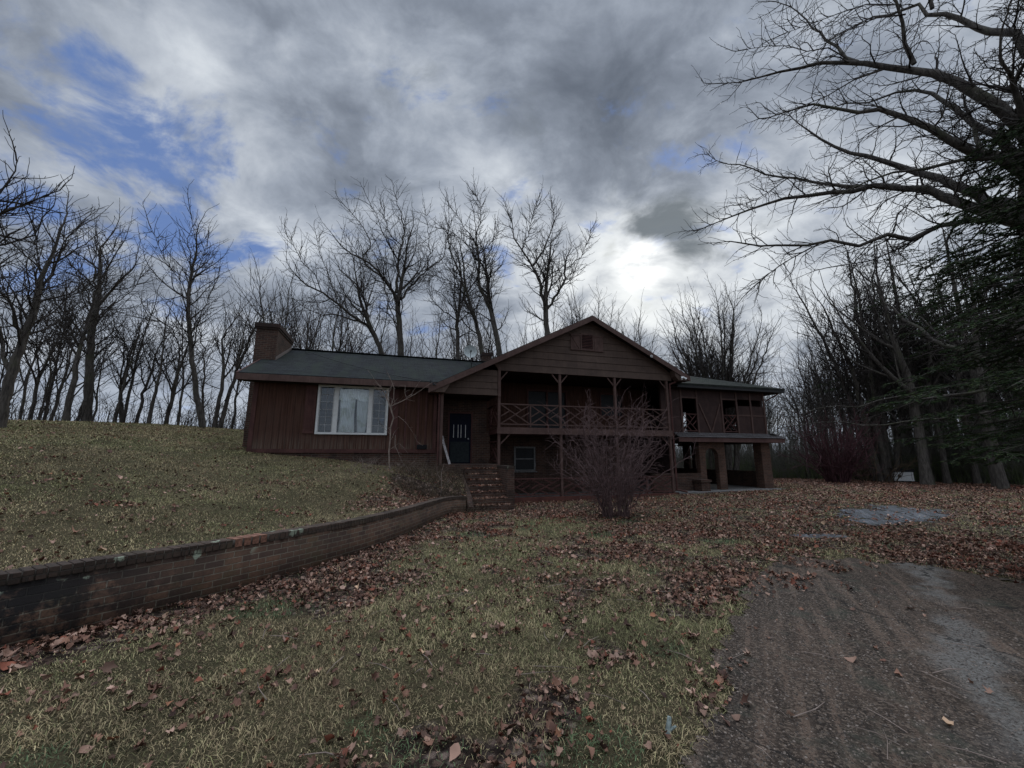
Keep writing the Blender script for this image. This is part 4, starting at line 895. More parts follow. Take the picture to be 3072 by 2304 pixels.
m = MB(); m.cyl((-.02, 0, -.05), .03, .10, 8); m.cyl((.08, 0, -.12), .025, .10, 8); m.cyl((.0, .05, -.02), .02, .2, 6, axis=(1, 0, -.5)); m.build('insulator', MT['black2'], CB)
hp = (-3.60, 4.36, 0); HP = empty('wire_hoop', (-3.50, 4.42, 0.0), 0, 'small pale wire hoop standing at the foot of the retaining wall', 'hoop')
torus('hoop', (0, 0, .0), .11, .006, 26, (.55, -.8, .15), MT['white'], HP, 0, math.pi)
# ================================================================== TREES
def limb(pts, r0, r1, D, rng, Zs=None, jit=.03, step=.35):
    """pts: image pixels (px,py[,extra distance]); D base distance"""
    P = [at(p[0], p[1], D+(p[2] if len(p) > 2 else 0)) for p in pts]
    return smooth_line(P, [r0+(r1-r0)*(i/(len(P)-1))**.8 for i in range(len(P))], rng, step, jit)
def ground_under(p): return (p[0], p[1], gz(p[0], p[1]))
def traced(name, label, D, limbs, seed, a=1.45, rmin=.0050, group=None, cat='tree', up=.06, wig=11, every=.85, basepx=None, mats=('bark', 'twig'), side=(.3, .6), tr=.055, cap=60000, decay=.88, floor=.0075, rcap=.045, rlow=.020, rk=.82):
    rng = random.Random(seed); ch = []; seeds = []
    first = at(limbs[0][0][0][0], limbs[0][0][0][1], D+(limbs[0][0][0][2] if len(limbs[0][0][0]) > 2 else 0))
    bx = basepx or (first[0], first[1]); base = (bx[0], bx[1], gz(bx[0], bx[1]))
    P0 = np.array([(base[0], base[1], base[2]-.3), ((base[0]+first[0])/2, (base[1]+first[1])/2, (base[2]+first[2])/2), first]); r0 = limbs[0][1]*rk
    if first[2]-base[2] > .4: ch.append(smooth_line(P0, [r0*1.35, r0*1.08, r0], rng, .4, .015))
    for i, (pts, ra, rb) in enumerate(limbs):
        ra *= rk; rb *= rk
        P, R = limb(pts, ra, rb, D, rng, jit=.02+.02*(ra < .1)); ch.append((P, R))
        seeds += spawn_along(P, R, a, rng, side=side, start=.55 if i == 0 else .10, every=every, rcap=rcap, rlow=rlow)
    ch += grow(seeds, a, rmin, rng, up=up, wig=wig, cap=cap, decay=decay)
    return make_tree(name, label, cat, group, base, ch, tr, mats, floor)
G_L = 'bare trees along the lawn crest and behind the house'
def Z2(x, y, dz=0): return ((800+x/2.011)/3, (500+y/2.011)/3, dz)     # zoomed-crop coordinates of the middle trees, turned into image pixels
def T2(*p): return [Z2(*q) for q in p]
traced('bare_tree', 'bare tree just right of the brick chimney with two long left-sweeping limbs', 25, [
 (T2((705, 1150), (660, 1040), (620, 960)), .20, .16), (T2((620, 960), (550, 930, -.5), (430, 830, -1), (330, 750, -1.3), (230, 720, -1.6), (170, 650, -2)), .13, .035),
 (T2((550, 930), (430, 895, .6), (290, 890, 1), (200, 830, 1.2)), .07, .02), (T2((620, 960), (590, 820, .6), (570, 720, 1), (490, 680, 1.3), (430, 600, 1.5)), .11, .03),
 (T2((570, 720), (600, 640, .5), (560, 560, .8), (520, 470, 1)), .05, .02), (T2((330, 750), (290, 640, -1), (200, 560, -1.5), (140, 440, -2)), .05, .015), (T2((430, 830), (390, 680, .4), (330, 560, .8), (300, 440, 1)), .05, .016)], 11, group=G_L)
traced('bare_tree', 'tallest bare tree behind the left roof, its trunk forking into three great spreading limbs', 24, [
 (T2((812, 1150), (800, 980), (790, 830)), .23, .19), (T2((790, 830), (760, 740, -.4), (700, 670, -.8), (640, 590, -1), (560, 545, -1.2), (480, 515, -1.5), (420, 440, -1.8)), .13, .03),
 (T2((700, 670), (560, 560, .3), (640, 470, .5), (560, 340, .7), (480, 250, .9)), .07, .02), (T2((780, 760), (800, 600), (790, 540), (830, 440, .3), (820, 300, .4), (770, 170, .5)), .12, .02),
 (T2((790, 560), (720, 440, -.5), (660, 300, -.8), (620, 220, -1)), .06, .016), (T2((810, 800), (860, 730, .6), (950, 640, 1), (1020, 580, 1.2), (1080, 540, 1.4), (1090, 430, 1.6)), .10, .022),
 (T2((965, 620), (985, 500, .7), (980, 380, .8), (950, 280, 1)), .06, .016), (T2((820, 480), (740, 420, .4), (700, 240, .6)), .045, .014), (T2((800, 1020), (740, 850, .6), (700, 690, .9)), .06, .03)], 12, group=G_L)
traced('bare_tree', 'straight slim bare tree behind the ridge just left of the satellite dish', 23, [
 (T2((1155, 1170), (1150, 1000), (1150, 930)), .15, .13), (T2((1150, 930), (1130, 820), (1135, 700), (1120, 560)), .07, .016), (T2((1150, 930), (1190, 780, .5), (1240, 660, .8), (1250, 540, .9)), .08, .018),
 (T2((1150, 930), (1060, 870, -.6), (990, 800, -1), (960, 680, -1.3)), .06, .014)], 13, group=G_L)
traced('bare_tree', 'leaning bare tree with a crooked trunk rising behind the satellite dish', 21, [
 (T2((1312, 1190), (1290, 1060), (1250, 900)), .16, .13), (T2((1250, 900), (1180, 760), (1192, 680), (1150, 620), (1130, 550), (1080, 440), (1100, 340)), .11, .018), (T2((1160, 720), (1060, 655, -.5), (1000, 660, -.8)), .03, .012), (T2((1240, 880), (1290, 800, .5), (1330, 700, .6)), .04, .013)], 14, group=G_L)
traced('bare_tree', 'tall bare tree with a bent trunk and oval crown, right of the satellite dish', 20, [
 (T2((1405, 1150), (1385, 1000), (1350, 860)), .18, .15), (T2((1350, 860), (1300, 760), (1268, 680), (1292, 600), (1270, 520), (1262, 420, .2)), .13, .05), (T2((1265, 420, .2), (1300, 300, .5), (1270, 180, .6)), .05, .012),
 (T2((1265, 480), (1190, 360, -.5), (1130, 260, -.7)), .05, .012), (T2((1290, 600), (1250, 520, .6), (1160, 420, .8), (1060, 370, 1)), .05, .012), (T2((1345, 840), (1340, 700, -.5), (1365, 610, -.6)), .05, .03), (T2((1290, 520), (1380, 450, .6), (1400, 380, .8)), .04, .012)], 15, group=G_L, a=1.2)
traced('bare_tree', 'bare tree with a broken stub and a forked crown, directly left of the gable peak', 19, [
 (T2((1695, 1040), (1685, 930), (1680, 850)), .17, .15), (T2((1680, 850), (1655, 710), (1605, 595), (1540, 500, -.3), (1490, 430, -.5), (1470, 300, -.7)), .12, .018), (T2((1610, 595), (1690, 460, .3), (1735, 340, .5), (1730, 240, .6)), .07, .014),
 (T2((1690, 855), (1760, 770, .4), (1795, 700, .6), (1802, 600, .7)), .08, .06), (T2((1802, 615, .7), (1870, 580, .9), (1930, 490, 1), (1950, 400, 1.1)), .04, .012), (T2((1800, 680, .6), (1860, 675, .9), (1850, 650, 1)), .04, .02), (T2((1660, 710), (1690, 600, .3), (1700, 540, .4)), .05, .03), (T2((1540, 500, -.3), (1590, 380, .2), (1620, 250, .3)), .04, .012)], 16, group=G_L, a=1.15)
# left crest trees
def Z1(x, y, dz=0): return (x/1.7467/3, (350+y/1.7467)/3, dz)
def T1(*p): return [Z1(*q) for q in p]
traced('bare_tree', 'tall broad-crowned bare tree on the lawn crest, sky-clear on both sides', 27, [
 (T1((455, 1600), (468, 1400), (470, 1200), (490, 1050)), .30, .22), (T1((490, 1050), (510, 930), (495, 800), (500, 700, .4)), .14, .02), (T1((480, 1200), (400, 1120, -.6), (330, 1010, -1), (260, 930, -1.4)), .10, .025),
 (T1((490, 1060), (450, 900, .7), (370, 760, 1)), .09, .02), (T1((510, 1080), (580, 980, .6), (680, 930, .9), (740, 830, 1.1)), .08, .018), (T1((510, 930), (560, 800, -.6), (600, 680, -.9)), .06, .014), (T1((480, 1260), (540, 1170, .5), (600, 1120, .8)), .05, .014)], 21, group=G_L, a=1.5, rk=.58)
traced('bare_tree', 'tall upright bare tree with feathery top, second trunk left of the chimney', 24, [
 (T1((1060, 1630), (1030, 1430), (1000, 1250), (985, 1050), (990, 900)), .22, .13), (T1((990, 900), (1000, 780), (985, 640), (1010, 540)), .08, .012), (T1((985, 960), (930, 830, .5), (850, 720, .8), (800, 600, 1)), .05, .012),
 (T1((990, 900), (1050, 780, .5), (1080, 680, .7)), .05, .012), (T1((1000, 1150), (1060, 1040, -.4), (1110, 900, -.8)), .05, .014), (T1((1000, 1200), (900, 1090, -.5), (760, 1060, -.9)), .04, .012), (T1((1060, 1630), (1070, 1400, .3), (1070, 1180, .4), (1020, 1080, .6)), .10, .03)], 22, group=G_L, rk=.6)
traced('bare_tree', 'big leaning bare tree at the far left edge with limbs reaching right', 20, [
 (T1((10, 1560), (60, 1350), (130, 1150), (200, 950)), .30, .18), (T1((200, 950), (250, 820, .4), (330, 680, .7), (420, 570, .9)), .10, .014), (T1((130, 1150), (60, 1010, -.4), (0, 900, -.8)), .12, .05),
 (T1((150, 1100), (300, 1010, .5), (440, 900, .8)), .08, .016), (T1((200, 950), (180, 800, -.4), (210, 650, -.6)), .09, .016), (T1((60, 1350), (0, 1120, .5), (-60, 900, .6)), .14, .05), (T1((120, 1180), (280, 1200, .5), (400, 1160, 1)), .05, .014)], 23, group=G_L, a=1.4, rk=.48)
traced('bare_tree', 'overhanging bare tree crown entering high at the left edge of the picture', 13, [
 ([(-150, 420), (-120, 330), (-70, 260)], .24, .2), ([(-70, 260), (-20, 250), (15, 240), (45, 225)], .10, .018), ([(-70, 260), (-25, 215), (5, 190), (20, 160)], .10, .016), ([(-25, 215), (10, 215), (35, 200, .6)], .05, .012), ([(-70, 260), (-40, 290), (0, 300), (40, 290, .6)], .07, .014)], 24, group=G_L, a=1.1, rk=.5, rlow=.014, floor=.005)
r_ = random.Random(5)
left = [  # base px, base distance, top py, trunk radius, fork fraction, stems, label
 (66, 25, 235, .17, .35, 1, 'slim dark bare tree on the crest between the leaning tree and the broad fan-crowned tree'),
 (115, 27, 300, .12, .3, 1, 'thin crooked bare tree just right of the broad fan-crowned tree'),
 (130, 28, 292, .13, .3, 2, 'bare tree with twin stems in the middle of the left crest'),
 (149, 26, 285, .13, .28, 1, 'bare tree with a snapped side limb left of centre on the crest'),
 (166, 27, 275, .14, .25, 2, 'twin-stemmed bare tree three trunks left of the chimney'),
 (215, 25, 262, .16, .35, 2, 'two-stemmed bare tree nearest the left of the chimney'),
 (233, 29, 300, .12, .3, 1, 'thin bare tree partly hidden by the chimney'),
 (262, 28, 238, .17, .4, 1, 'round-crowned bare tree standing right behind the chimney'),
 (30, 29, 262, .13, .3, 1, 'thin bare tree behind the big leaning tree at the left edge'),
 (8, 27, 330, .10, .25, 2, 'small bare tree at the foot of the left edge'),
 (92, 33, 300, .10, .3, 1, 'far thin bare tree behind the broad fan-crowned tree')]
for i, (px, D, top, r0, fk, stm, lab) in enumerate(left):
    x, y, _ = at(px, 420, D); zb = gz(x, y); Ht = at(px, top, D)[2]-zb; rng = random.Random(100+i)
    ch = auto_tree(Ht, r0*.66, Ht*fk, rng, rmin=.0055, lean=(rng.uniform(-.05, .05), 0), stems=stm, side=(.36, .63))
    make_tree('bare_tree', lab, 'tree', G_L, (x, y, zb), [(P+np.array([x, y, zb]), R) for P, R in ch])
# thinner wood behind the house and at the back of the crest: shared crowns
def protos(spec, mats, rmin):
    out = []
    for i, (Hh, r0, fk, st, spread) in enumerate(spec):
        rng = random.Random(300+i+int(Hh*7)); ch = auto_tree(Hh, r0, fk, rng, rmin=rmin, stems=st, spread=spread, side=(.37, .64), up=.05)
        th = [c for c in ch if c[1][0] >= .05]; tn = [c for c in ch if c[1][0] < .05]
        V, F = tubes(th, 6); a = npmesh('trunk', V, F, MT[mats[0]], None, smooth=True, link_=False)
        V, F = tubes([(P, np.maximum(R, .0078)) for P, R in tn], 3); b = npmesh('crown', V, F, MT[mats[1]], None, link_=False); out.append((a.data, b.data, Hh))
    return out
def place(pr, x, y, Hh, rz, name, label, group, lean=0, z=None):
    a, b, H0 = pr; e = empty(name, (x, y, gz(x, y) if z is None else z), rz, label, 'tree', group); s = Hh/H0; e.scale = (s*.95, s*.95, s); e.rotation_euler = (lean*math.cos(rz*3), lean*math.sin(rz*3), rz)
    for nm, d in (('trunk', a), ('crown', b)):
        o = bpy.data.objects.new(nm, d); o.parent = e; link(o)
PRO = protos([(12, .10, 5, 1, (22, 50)), (11, .09, 3.6, 1, (25, 55)), (13, .12, 5.5, 1, (20, 48)), (10, .08, 3, 2, (25, 50)), (12, .11, 4, 1, (28, 60)), (9, .07, 2.5, 2, (25, 55))], ('bark', 'twig'), .0062)
rng = random.Random(9)
for i in range(72):      # behind the house and beyond the crest
    px = rng.uniform(0, 720); D = rng.uniform(29, 46); x, y, _ = at(px, 430, D)
    top = rng.uniform(248, 320) if px < 640 else rng.uniform(290, 345)
    zb = gz(x, y); Ht = max(6., min(17, at(px, top, D)[2]-zb))
    if px < 265 and rng.random() < .72: continue
    place(rng.choice(PRO), x, y, Ht, rng.uniform(0, 6.28), 'bare_tree', 'slender bare tree in the thin wood behind the crest and the house', 'slender bare trees behind the crest and the house', rng.uniform(0, .06))
# the fan-shaped tree behind the right wing
def fan(px, D, top, label, seed, n=14, r0=.12, hw=64, basepy=430):
    rng = random.Random(seed); x, y, _ = at(px, basepy, D); zb = gz(x, y); zt = at(px, top, D)[2]; Hh = zt-zb; ch = []; seeds = []; sc = D/FPX
    for k in range(n):
        f = (k/(n-1)-.5)*2; wx = f*hw*sc*rng.uniform(.6, .85); r = r0*rng.uniform(.7, 1); hh = Hh*(.84-.20*abs(f)**2); dy = rng.uniform(-1.6, 1.6)
        P = np.array([(x+f*.5, y+dy*.2, zb-.2), (x+f*.6+wx*.12, y+dy*.3, zb+hh*.30), (x+wx*.5, y+dy*.7, zb+hh*.62), (x+wx, y+dy, zb+hh)]); P, R = smooth_line(P, [r*1.2, r, r*.6, r*.28], rng, .5, .04)
        ch.append((P, R)); seeds += spawn_along(P, R, 1.7, rng, side=(.3, .55), ang=(22, 50), start=.25, every=.62, rcap=.04, rlow=.018)
    ch += grow(seeds, 1.75, .0052, rng, up=.05, wig=10, ang=(22, 52), cap=50000)
    make_tree('bare_tree', label, 'tree', None, (x, y, zb), ch, .07, floor=.0072)
fan(722, 30, 284, 'multi-stemmed bare tree with a wide fan of upright branches behind the right wing', 41)
fan(603, 27, 272, 'thin bare tree crown rising behind the gable peak', 42, n=5, r0=.08, hw=44)
fan(878, 33, 222, 'tall bare tree standing above the woods right of the house', 43, n=7, r0=.16, hw=62)
# ---- deep woods on the right
DEN = protos([(14, .12, 6, 1, (28, 60)), (13, .10, 4, 1, (30, 65)), (15, .14, 7, 1, (26, 58)), (12, .09, 3.5, 2, (30, 60)), (11, .08, 4, 1, (34, 68)), (16, .13, 8, 1, (30, 66))], ('bark', 'twig'), .0075)
rng = random.Random(19); cnt = 0
while cnt < 250:
    px = rng.uniform(690, 1200); D = 34+rng.random()**1.3*48; x, y, _ = at(px, 450, D)
    if x < 16 or (px < 790 and D < 40): continue
    Ht = rng.uniform(10, 16)*(1-.28*(px < 820)+.12*(px > 850)); pr = rng.choice(DEN)
    place(pr, x, y, Ht, rng.uniform(0, 6.28), 'bare_tree', 'slender bare tree in the dense woods to the right of the house', 'bare trees of the dense woods to the right', rng.uniform(0, .08)); cnt += 1
# thick foreground trunks of that wood
for i, (px, D, r0, Ht, lab) in enumerate([(880, 36, .17, 14, 'thick dark trunk right of the small scrap heap'), (925, 31, .24, 15, 'thickest dark trunk at the edge of the right-hand woods'), (945, 33, .15, 13, 'dark trunk close behind the thickest one at the wood edge'), (868, 37, .12, 12, 'leaning pale trunk with a bleached base, right of the dark red shrub'), (975, 34, .15, 13, 'grey trunk right of the thickest trunk at the wood edge'), (1000, 30, .17, 14, 'stout grey trunk near the right edge of the woods')]):
    x, y, _ = at(px, 470, D); rng = random.Random(500+i); zb = gz(x, y)
    ch = auto_tree(Ht, r0, Ht*.4, rng, rmin=.0125, lean=(-.12 if i == 3 else rng.uniform(-.04, .04), 0), side=(.34, .6)); make_tree('woodland_tree', lab, 'tree', 'thick trunks at the woodland edge', (x, y, zb), [(P+np.array([x, y, zb]), R) for P, R in ch])
# undergrowth: thin stems nobody could count
def brush(name, n, posf, hf, mat, rad, seed, arch=.5, segs=5, sides=3, twigs=2):
    r = random.Random(seed); ch = []
    for i in range(n):
        x, y = posf(r); z = gz(x, y); h = hf(r, x, y); az = r.uniform(0, 6.28); b = r.uniform(.1, arch); P = []; R0 = rad*r.uniform(.6, 1.3)
        wx, wy = r.gauss(0, .06)*h, r.gauss(0, .06)*h
        for k in range(segs):
            f = k/(segs-1); P.append((x+math.cos(az)*b*h*f**1.8+wx*math.sin(f*3), y+math.sin(az)*b*h*f**1.8+wy*math.sin(f*3), z-.05+h*(f-.25*b*f*f)))
        P = np.array(P); ch.append((P, np.linspace(R0, R0*.35, segs)))
        for q in range(twigs):
            k = r.randint(1, segs-2); d = np.array([r.gauss(0, 1), r.gauss(0, 1), r.uniform(.2, 1.3)]); d /= np.linalg.norm(d); L = h*r.uniform(.12, .35); ch.append((np.array([P[k], P[k]+d*L*.5+np.array([0, 0, .03]), P[k]+d*L+np.array([0, 0, .08*L])]), np.array([R0*.6, R0*.45, R0*.25])))
    V, F = tubes(ch, sides); return tag(npmesh(name, V, F, MT[mat]), kind='stuff')
def pos_wood(r):
    px = r.uniform(640, 1230); D = 34.5+r.random()**1.6*34; x, y, _ = at(px, 455, D); return x, y
brush('undergrowth', 15000, pos_wood, lambda r, x, y: r.choice((1.2, 2., 3., 4.5))*r.uniform(.7, 1.25), 'under', .014, 61, .4, 5, 3, 3)
def pos_green(r):
    px = r.uniform(690, 1200); D = 34.+r.random()*9; x, y, _ = at(px, 455, D); return x, y
brush('green_briars', 9000, pos_green, lambda r, x, y: r.uniform(.5, 1.9)*(.6+.8*float(vnoise(x, y, .3, 8))), 'briar', .012, 62, .9, 5, 3, 3)
def pos_crest(r):
    px = r.uniform(-60, 262) if r.random() < .7 else r.uniform(180, 262); D = r.uniform(25, 33); x, y, _ = at(px, 425, D); return x, y
brush('crest_brush', 560, pos_crest, lambda r, x, y: r.uniform(.5, 2.6), 'twig', .013, 63, .7, 5, 3, 4)
# ---- the great oak whose limbs sweep over from the right
def Z3(x, y, dz=0): return (633.3+x/4.147, y/4.147, dz)
def T3(*p): return [Z3(*q) for q in p]
oak = [
 (T3((1700, 1050), (1690, 930), (1670, 800)), .30, .25),
 (T3((1690, 960), (1600, 890), (1480, 905, -.3), (1200, 965, -.8), (1000, 1000, -1.1), (700, 1025, -1.4), (550, 1020, -1.6), (430, 1010, -1.8)), .085, .018),
 (T3((1230, 960, -.7), (1080, 1030, -.9), (960, 1075, -1.1), (860, 1110, -1.3)), .03, .010), (T3((740, 1025, -1.4), (620, 1080, -1.6), (520, 1160, -1.8)), .022, .008),
 (T3((1690, 940), (1520, 890, .2), (1380, 850, .3), (1250, 805, .4), (1100, 775, .4), (980, 770, .3), (860, 800, .2), (700, 815, 0), (520, 850, -.2), (380, 900, -.4), (280, 960, -.6)), .15, .010),
 (T3((1100, 775, .4), (980, 768, .7), (860, 770, .9), (740, 745, 1), (600, 735, 1.1), (480, 690, 1.2), (380, 680, 1.3), (300, 640, 1.4)), .07, .010),
 (T3((1680, 900), (1520, 850, .6), (1450, 820, .8), (1300, 755, 1), (1150, 690, 1.1), (1000, 675, 1.2), (900, 635, 1.2), (800, 590, 1.2), (700, 540, 1.2), (640, 480, 1.2)), .17, .012),
 (T3((1780, 590, -1), (1620, 610, -.8), (1420, 655, -.8), (1200, 705, -.9), (1090, 715, -1), (960, 760, -1.1), (850, 800, -1.2)), .07, .012),
 (T3((1670, 760), (1620, 680), (1540, 630, -.3), (1440, 620, -.5), (1300, 585, -.7), (1180, 495, -.8), (1000, 475, -.9), (820, 450, -1), (700, 430, -1), (560, 465, -1)), .13, .012),
 (T3((1690, 760), (1600, 640, .5), (1500, 560, .8), (1400, 480, 1), (1280, 420, 1.1), (1150, 370, 1.2), (1050, 370, 1.2), (940, 415, 1.2), (800, 455, 1.2)), .13, .012),
 (T3((1740, 760, .3), (1680, 600, .2), (1620, 540), (1500, 420, -.2), (1400, 370, -.3), (1250, 310, -.4), (1150, 270, -.4), (930, 260, -.5), (750, 255, -.5), (600, 300, -.5), (470, 350, -.5), (370, 350, -.5)), .17, .010),
 (T3((930, 258, -.5), (870, 200, -.3), (800, 150, -.2), (720, 70, 0), (600, 10, .2)), .05, .012), (T3((1165, 265, -.4), (1140, 150, -.5), (1130, 60, -.6), (1090, 0, -.7), (1050, -60, -.8)), .055, .025),
 (T3((1900, 420, .5), (1750, 260, .6), (1620, 180, .6), (1550, 140, .6), (1400, 100, .6), (1270, 40, .7), (1150, 20, .8), (1000, 60, .9), (850, 130, 1)), .14, .012),
 (T3((1240, 35, .7), (1200, -40, .7), (1120, -110, .7)), .05, .02), (T3((1060, 280, -.4), (960, 330, -.6), (820, 380, -.8), (700, 430, -1)), .035, .010), (T3((1180, 740, .9), (1190, 820, .8), (1100, 900, .6), (1060, 960, .5)), .025, .010),
 (T3((1460, 640, -.4), (1420, 560, -.2), (1400, 430, 0)), .05, .03), (T3((1670, 800), (1700, 600, .3), (1720, 300, .5), (1700, 0, .8)), .20, .08), (T3((1280, 600, -.7), (1320, 520, -.6), (1380, 480, -.5)), .02, .01),
 (T3((880, 240, -.5), (700, 160, -.7), (560, 200, -.9), (480, 200, -1)), .025, .008), (T3((1130, 60, -.6), (960, 90, -.8), (860, 140, -1)), .025, .008), (T3((1080, 20, -.6), (900, 40, -.7), (740, 90, -.8), (640, 130, -.9)), .022, .008), (T3((640, 738, 1.1), (560, 800, .9), (450, 850, .8)), .022, .008)]
ox_, oy_, _ = at(1045, 300, 9.3)
traced('oak_tree', 'huge bare oak whose thick limbs sweep across the upper right sky', 9.3, oak, 77, a=.88, rmin=.0026, cat='tree', up=.0, wig=15, every=1.0, basepx=(ox_, oy_), mats=('oakbark', 'twig'), side=(.22, .5), tr=.03, cap=70000, decay=.87, floor=.0034, rcap=.020, rlow=.0105, rk=.66)
# ---- evergreens
def evergreen(name, label, base, Hh, r0, branches, seed, dens=1.0, nl=.07):
    """branches: list of (z on trunk, azimuth, length, droop)"""
    rng = random.Random(seed); nr = np.random.RandomState(seed); b = np.array(base); ch = [(np.array([(0, 0, -.3), (.05, 0, Hh*.3), (0, .05, Hh*.65), (0, 0, Hh)]), np.array([r0*1.2, r0, r0*.6, .03]))]; tw = []
    for (z, az, L, dr) in branches:
        n = 8; P = []; d = np.array([math.cos(az), math.sin(az), 0])
        for i in range(n): f = i/(n-1); P.append(np.array([0, 0, z])+d*L*f+np.array([rng.gauss(0, .05)*f, rng.gauss(0, .05)*f, L*(.22*f-(dr+.22)*f*f)+rng.gauss(0, .02)]))
        P = np.array(P); R = np.linspace(r0*.22*min(1, L/4), .008, n); ch.append((P, R)); q = .18*L
        while q < L:
            f = q/L; p = np.array([np.interp(f*(n-1), range(n), P[:, j]) for j in range(3)]); sgn = rng.choice((-1, 1)); a2 = az+sgn*R_(rng.uniform(35, 70)); l2 = (.25+.45*(1-f))*rng.uniform(.5, 1.1)*min(L, 3.5)*.5+.15
            d2 = np.array([math.cos(a2), math.sin(a2), rng.uniform(-.25, .08)]); Q = np.array([p, p+d2*l2*.5, p+d2*l2+np.array([0, 0, -.10*l2])]); tw.append((Q, np.array([.008, .006, .003]))); q += .13/dens
            for _ in range(3):
                f3 = rng.uniform(.2, 1); p3 = p+(Q[2]-p)*f3; a3 = a2+rng.choice((-1, 1))*R_(rng.uniform(30, 60)); l3 = l2*rng.uniform(.25, .5); d3 = np.array([math.cos(a3), math.sin(a3), rng.uniform(-.35, .0)]); tw.append((np.array([p3, p3+d3*l3*.5, p3+d3*l3+np.array([0, 0, -.1*l3])]), np.array([.005, .004, .002])))
        tw.append((P[-4:], R[-4:]))
    e = empty(name, base, 0, label, 'tree', None)
    V, F = tubes(ch, 7); npmesh('trunk', V, F, MT['bark'], e, smooth=True)
    V, F = tubes(tw, 3); npmesh('branchlets', V, F, MT['twig'], e)
    A = []; Dn = []
    for Q, _ in tw:
        for i in range(len(Q)-1):
            L = np.linalg.norm(Q[i+1]-Q[i]); m_ = max(2, int(L*95*dens)); f = nr.rand(m_)[:, None]; A.append(Q[i]+(Q[i+1]-Q[i])*f); Dn.append(np.repeat(((Q[i+1]-Q[i])/(L+1e-9))[None], m_, 0))
    A = np.concatenate(A); Dn = np.concatenate(Dn); m_ = len(A); sd = np.cross(Dn, [0, 0, 1]); sd /= np.linalg.norm(sd, axis=1)[:, None]+1e-9
    dr = Dn*.9+sd*nr.choice([-1, 1], m_)[:, None]*nr.uniform(.4, 1.1, m_)[:, None]+np.array([0, 0, 1])*nr.uniform(-.35, .25, m_)[:, None]; dr /= np.linalg.norm(dr, axis=1)[:, None]
    L = nl*nr.uniform(.6, 1.3, m_)[:, None]; wv = np.cross(dr, nr.normal(size=(m_, 3))); wv /= np.linalg.norm(wv, axis=1)[:, None]+1e-9; wv *= nl*.10
    V = np.stack([A-wv, A+wv, A+dr*L], 1).reshape(-1, 3); F = np.arange(m_*3).reshape(-1, 3)
    shade = nr.uniform(.5, 1.3, m_)[:, None]*np.array([[.034, .058, .024]])+nr.rand(m_)[:, None]**4*np.array([[.03, .03, .0]])
    npmesh('needles', V, [F], MT['needles'], e, col=np.repeat(shade, 3, 0)); return e
rng = random.Random(31)
x, y, _ = at(1142, 440, 8.4); br = []
for i in range(84):
    z = 1.7+i*.053; az = rng.uniform(R_(80), R_(285)) if rng.random() < .8 else rng.uniform(0, 6.28); f = (z-1.7)/4.8; br.append((z, az, (1-f**2.2)*rng.uniform(.9, 1.75)+.3, rng.uniform(.02, .2)))
evergreen('evergreen_tree', 'large dark hemlock filling the right edge below the oak limbs', (x, y, gz(x, y)), 6.9, .17, br, 31, 1.25, .060)
x, y, _ = at(925, 450, 34.5); br = []
for i in range(44):
    z = 4.2+i*.255; az = rng.uniform(0, 6.28); f = min(1, (z-4.2)/11.5); br.append((z, az, (1-f**1.4)*rng.uniform(2.2, 6.0)+.7, rng.uniform(.0, .16)))
evergreen('evergreen_tree', 'thin dark pine with layered branches left of the large hemlock', (x, y, gz(x, y)), 15.6, .20, br, 32, .42, .16)
x, y, _ = at(990, 450, 31.5); br = []
for i in range(46):
    z = 3.2+i*.235; az = rng.uniform(0, 6.28); f = min(1, (z-3.2)/11); br.append((z, az, (1-f**1.4)*rng.uniform(1.6, 4.2)+.6, rng.uniform(.02, .2)))
evergreen('evergreen_tree', 'middle evergreen between the thin pine and the large hemlock', (x, y, gz(x, y)), 14., .18, br, 33, .5, .15)
# bare boughs drooping across the right under the evergreens
traced('bare_tree', 'low bare tree limbs drooping leftwards below the evergreens', 12, [([(1075, 440), (1060, 400), (1040, 360)], .2, .14), ([(1040, 368), (1000, 366), (960, 352, .3), (925, 335, .6), (890, 305, .9), (870, 280, 1.2)], .09, .012),
 ([(1060, 385), (1010, 390, -.2), (950, 396, -.4), (890, 398, -.6), (830, 408, -.8), (800, 414, -1)], .045, .008), ([(1060, 395), (1000, 412, .3), (940, 420, .4), (880, 424, .4), (820, 420, .5), (790, 428, .6)], .04, .008), ([(950, 396, -.4), (900, 408, -.6), (850, 425, -.8), (810, 434, -1)], .02, .006)], 51, a=.8, rmin=.003, wig=14, up=-.01, side=(.25, .5), tr=.03, floor=.0035, cap=16000, rlow=.008, rcap=.02)
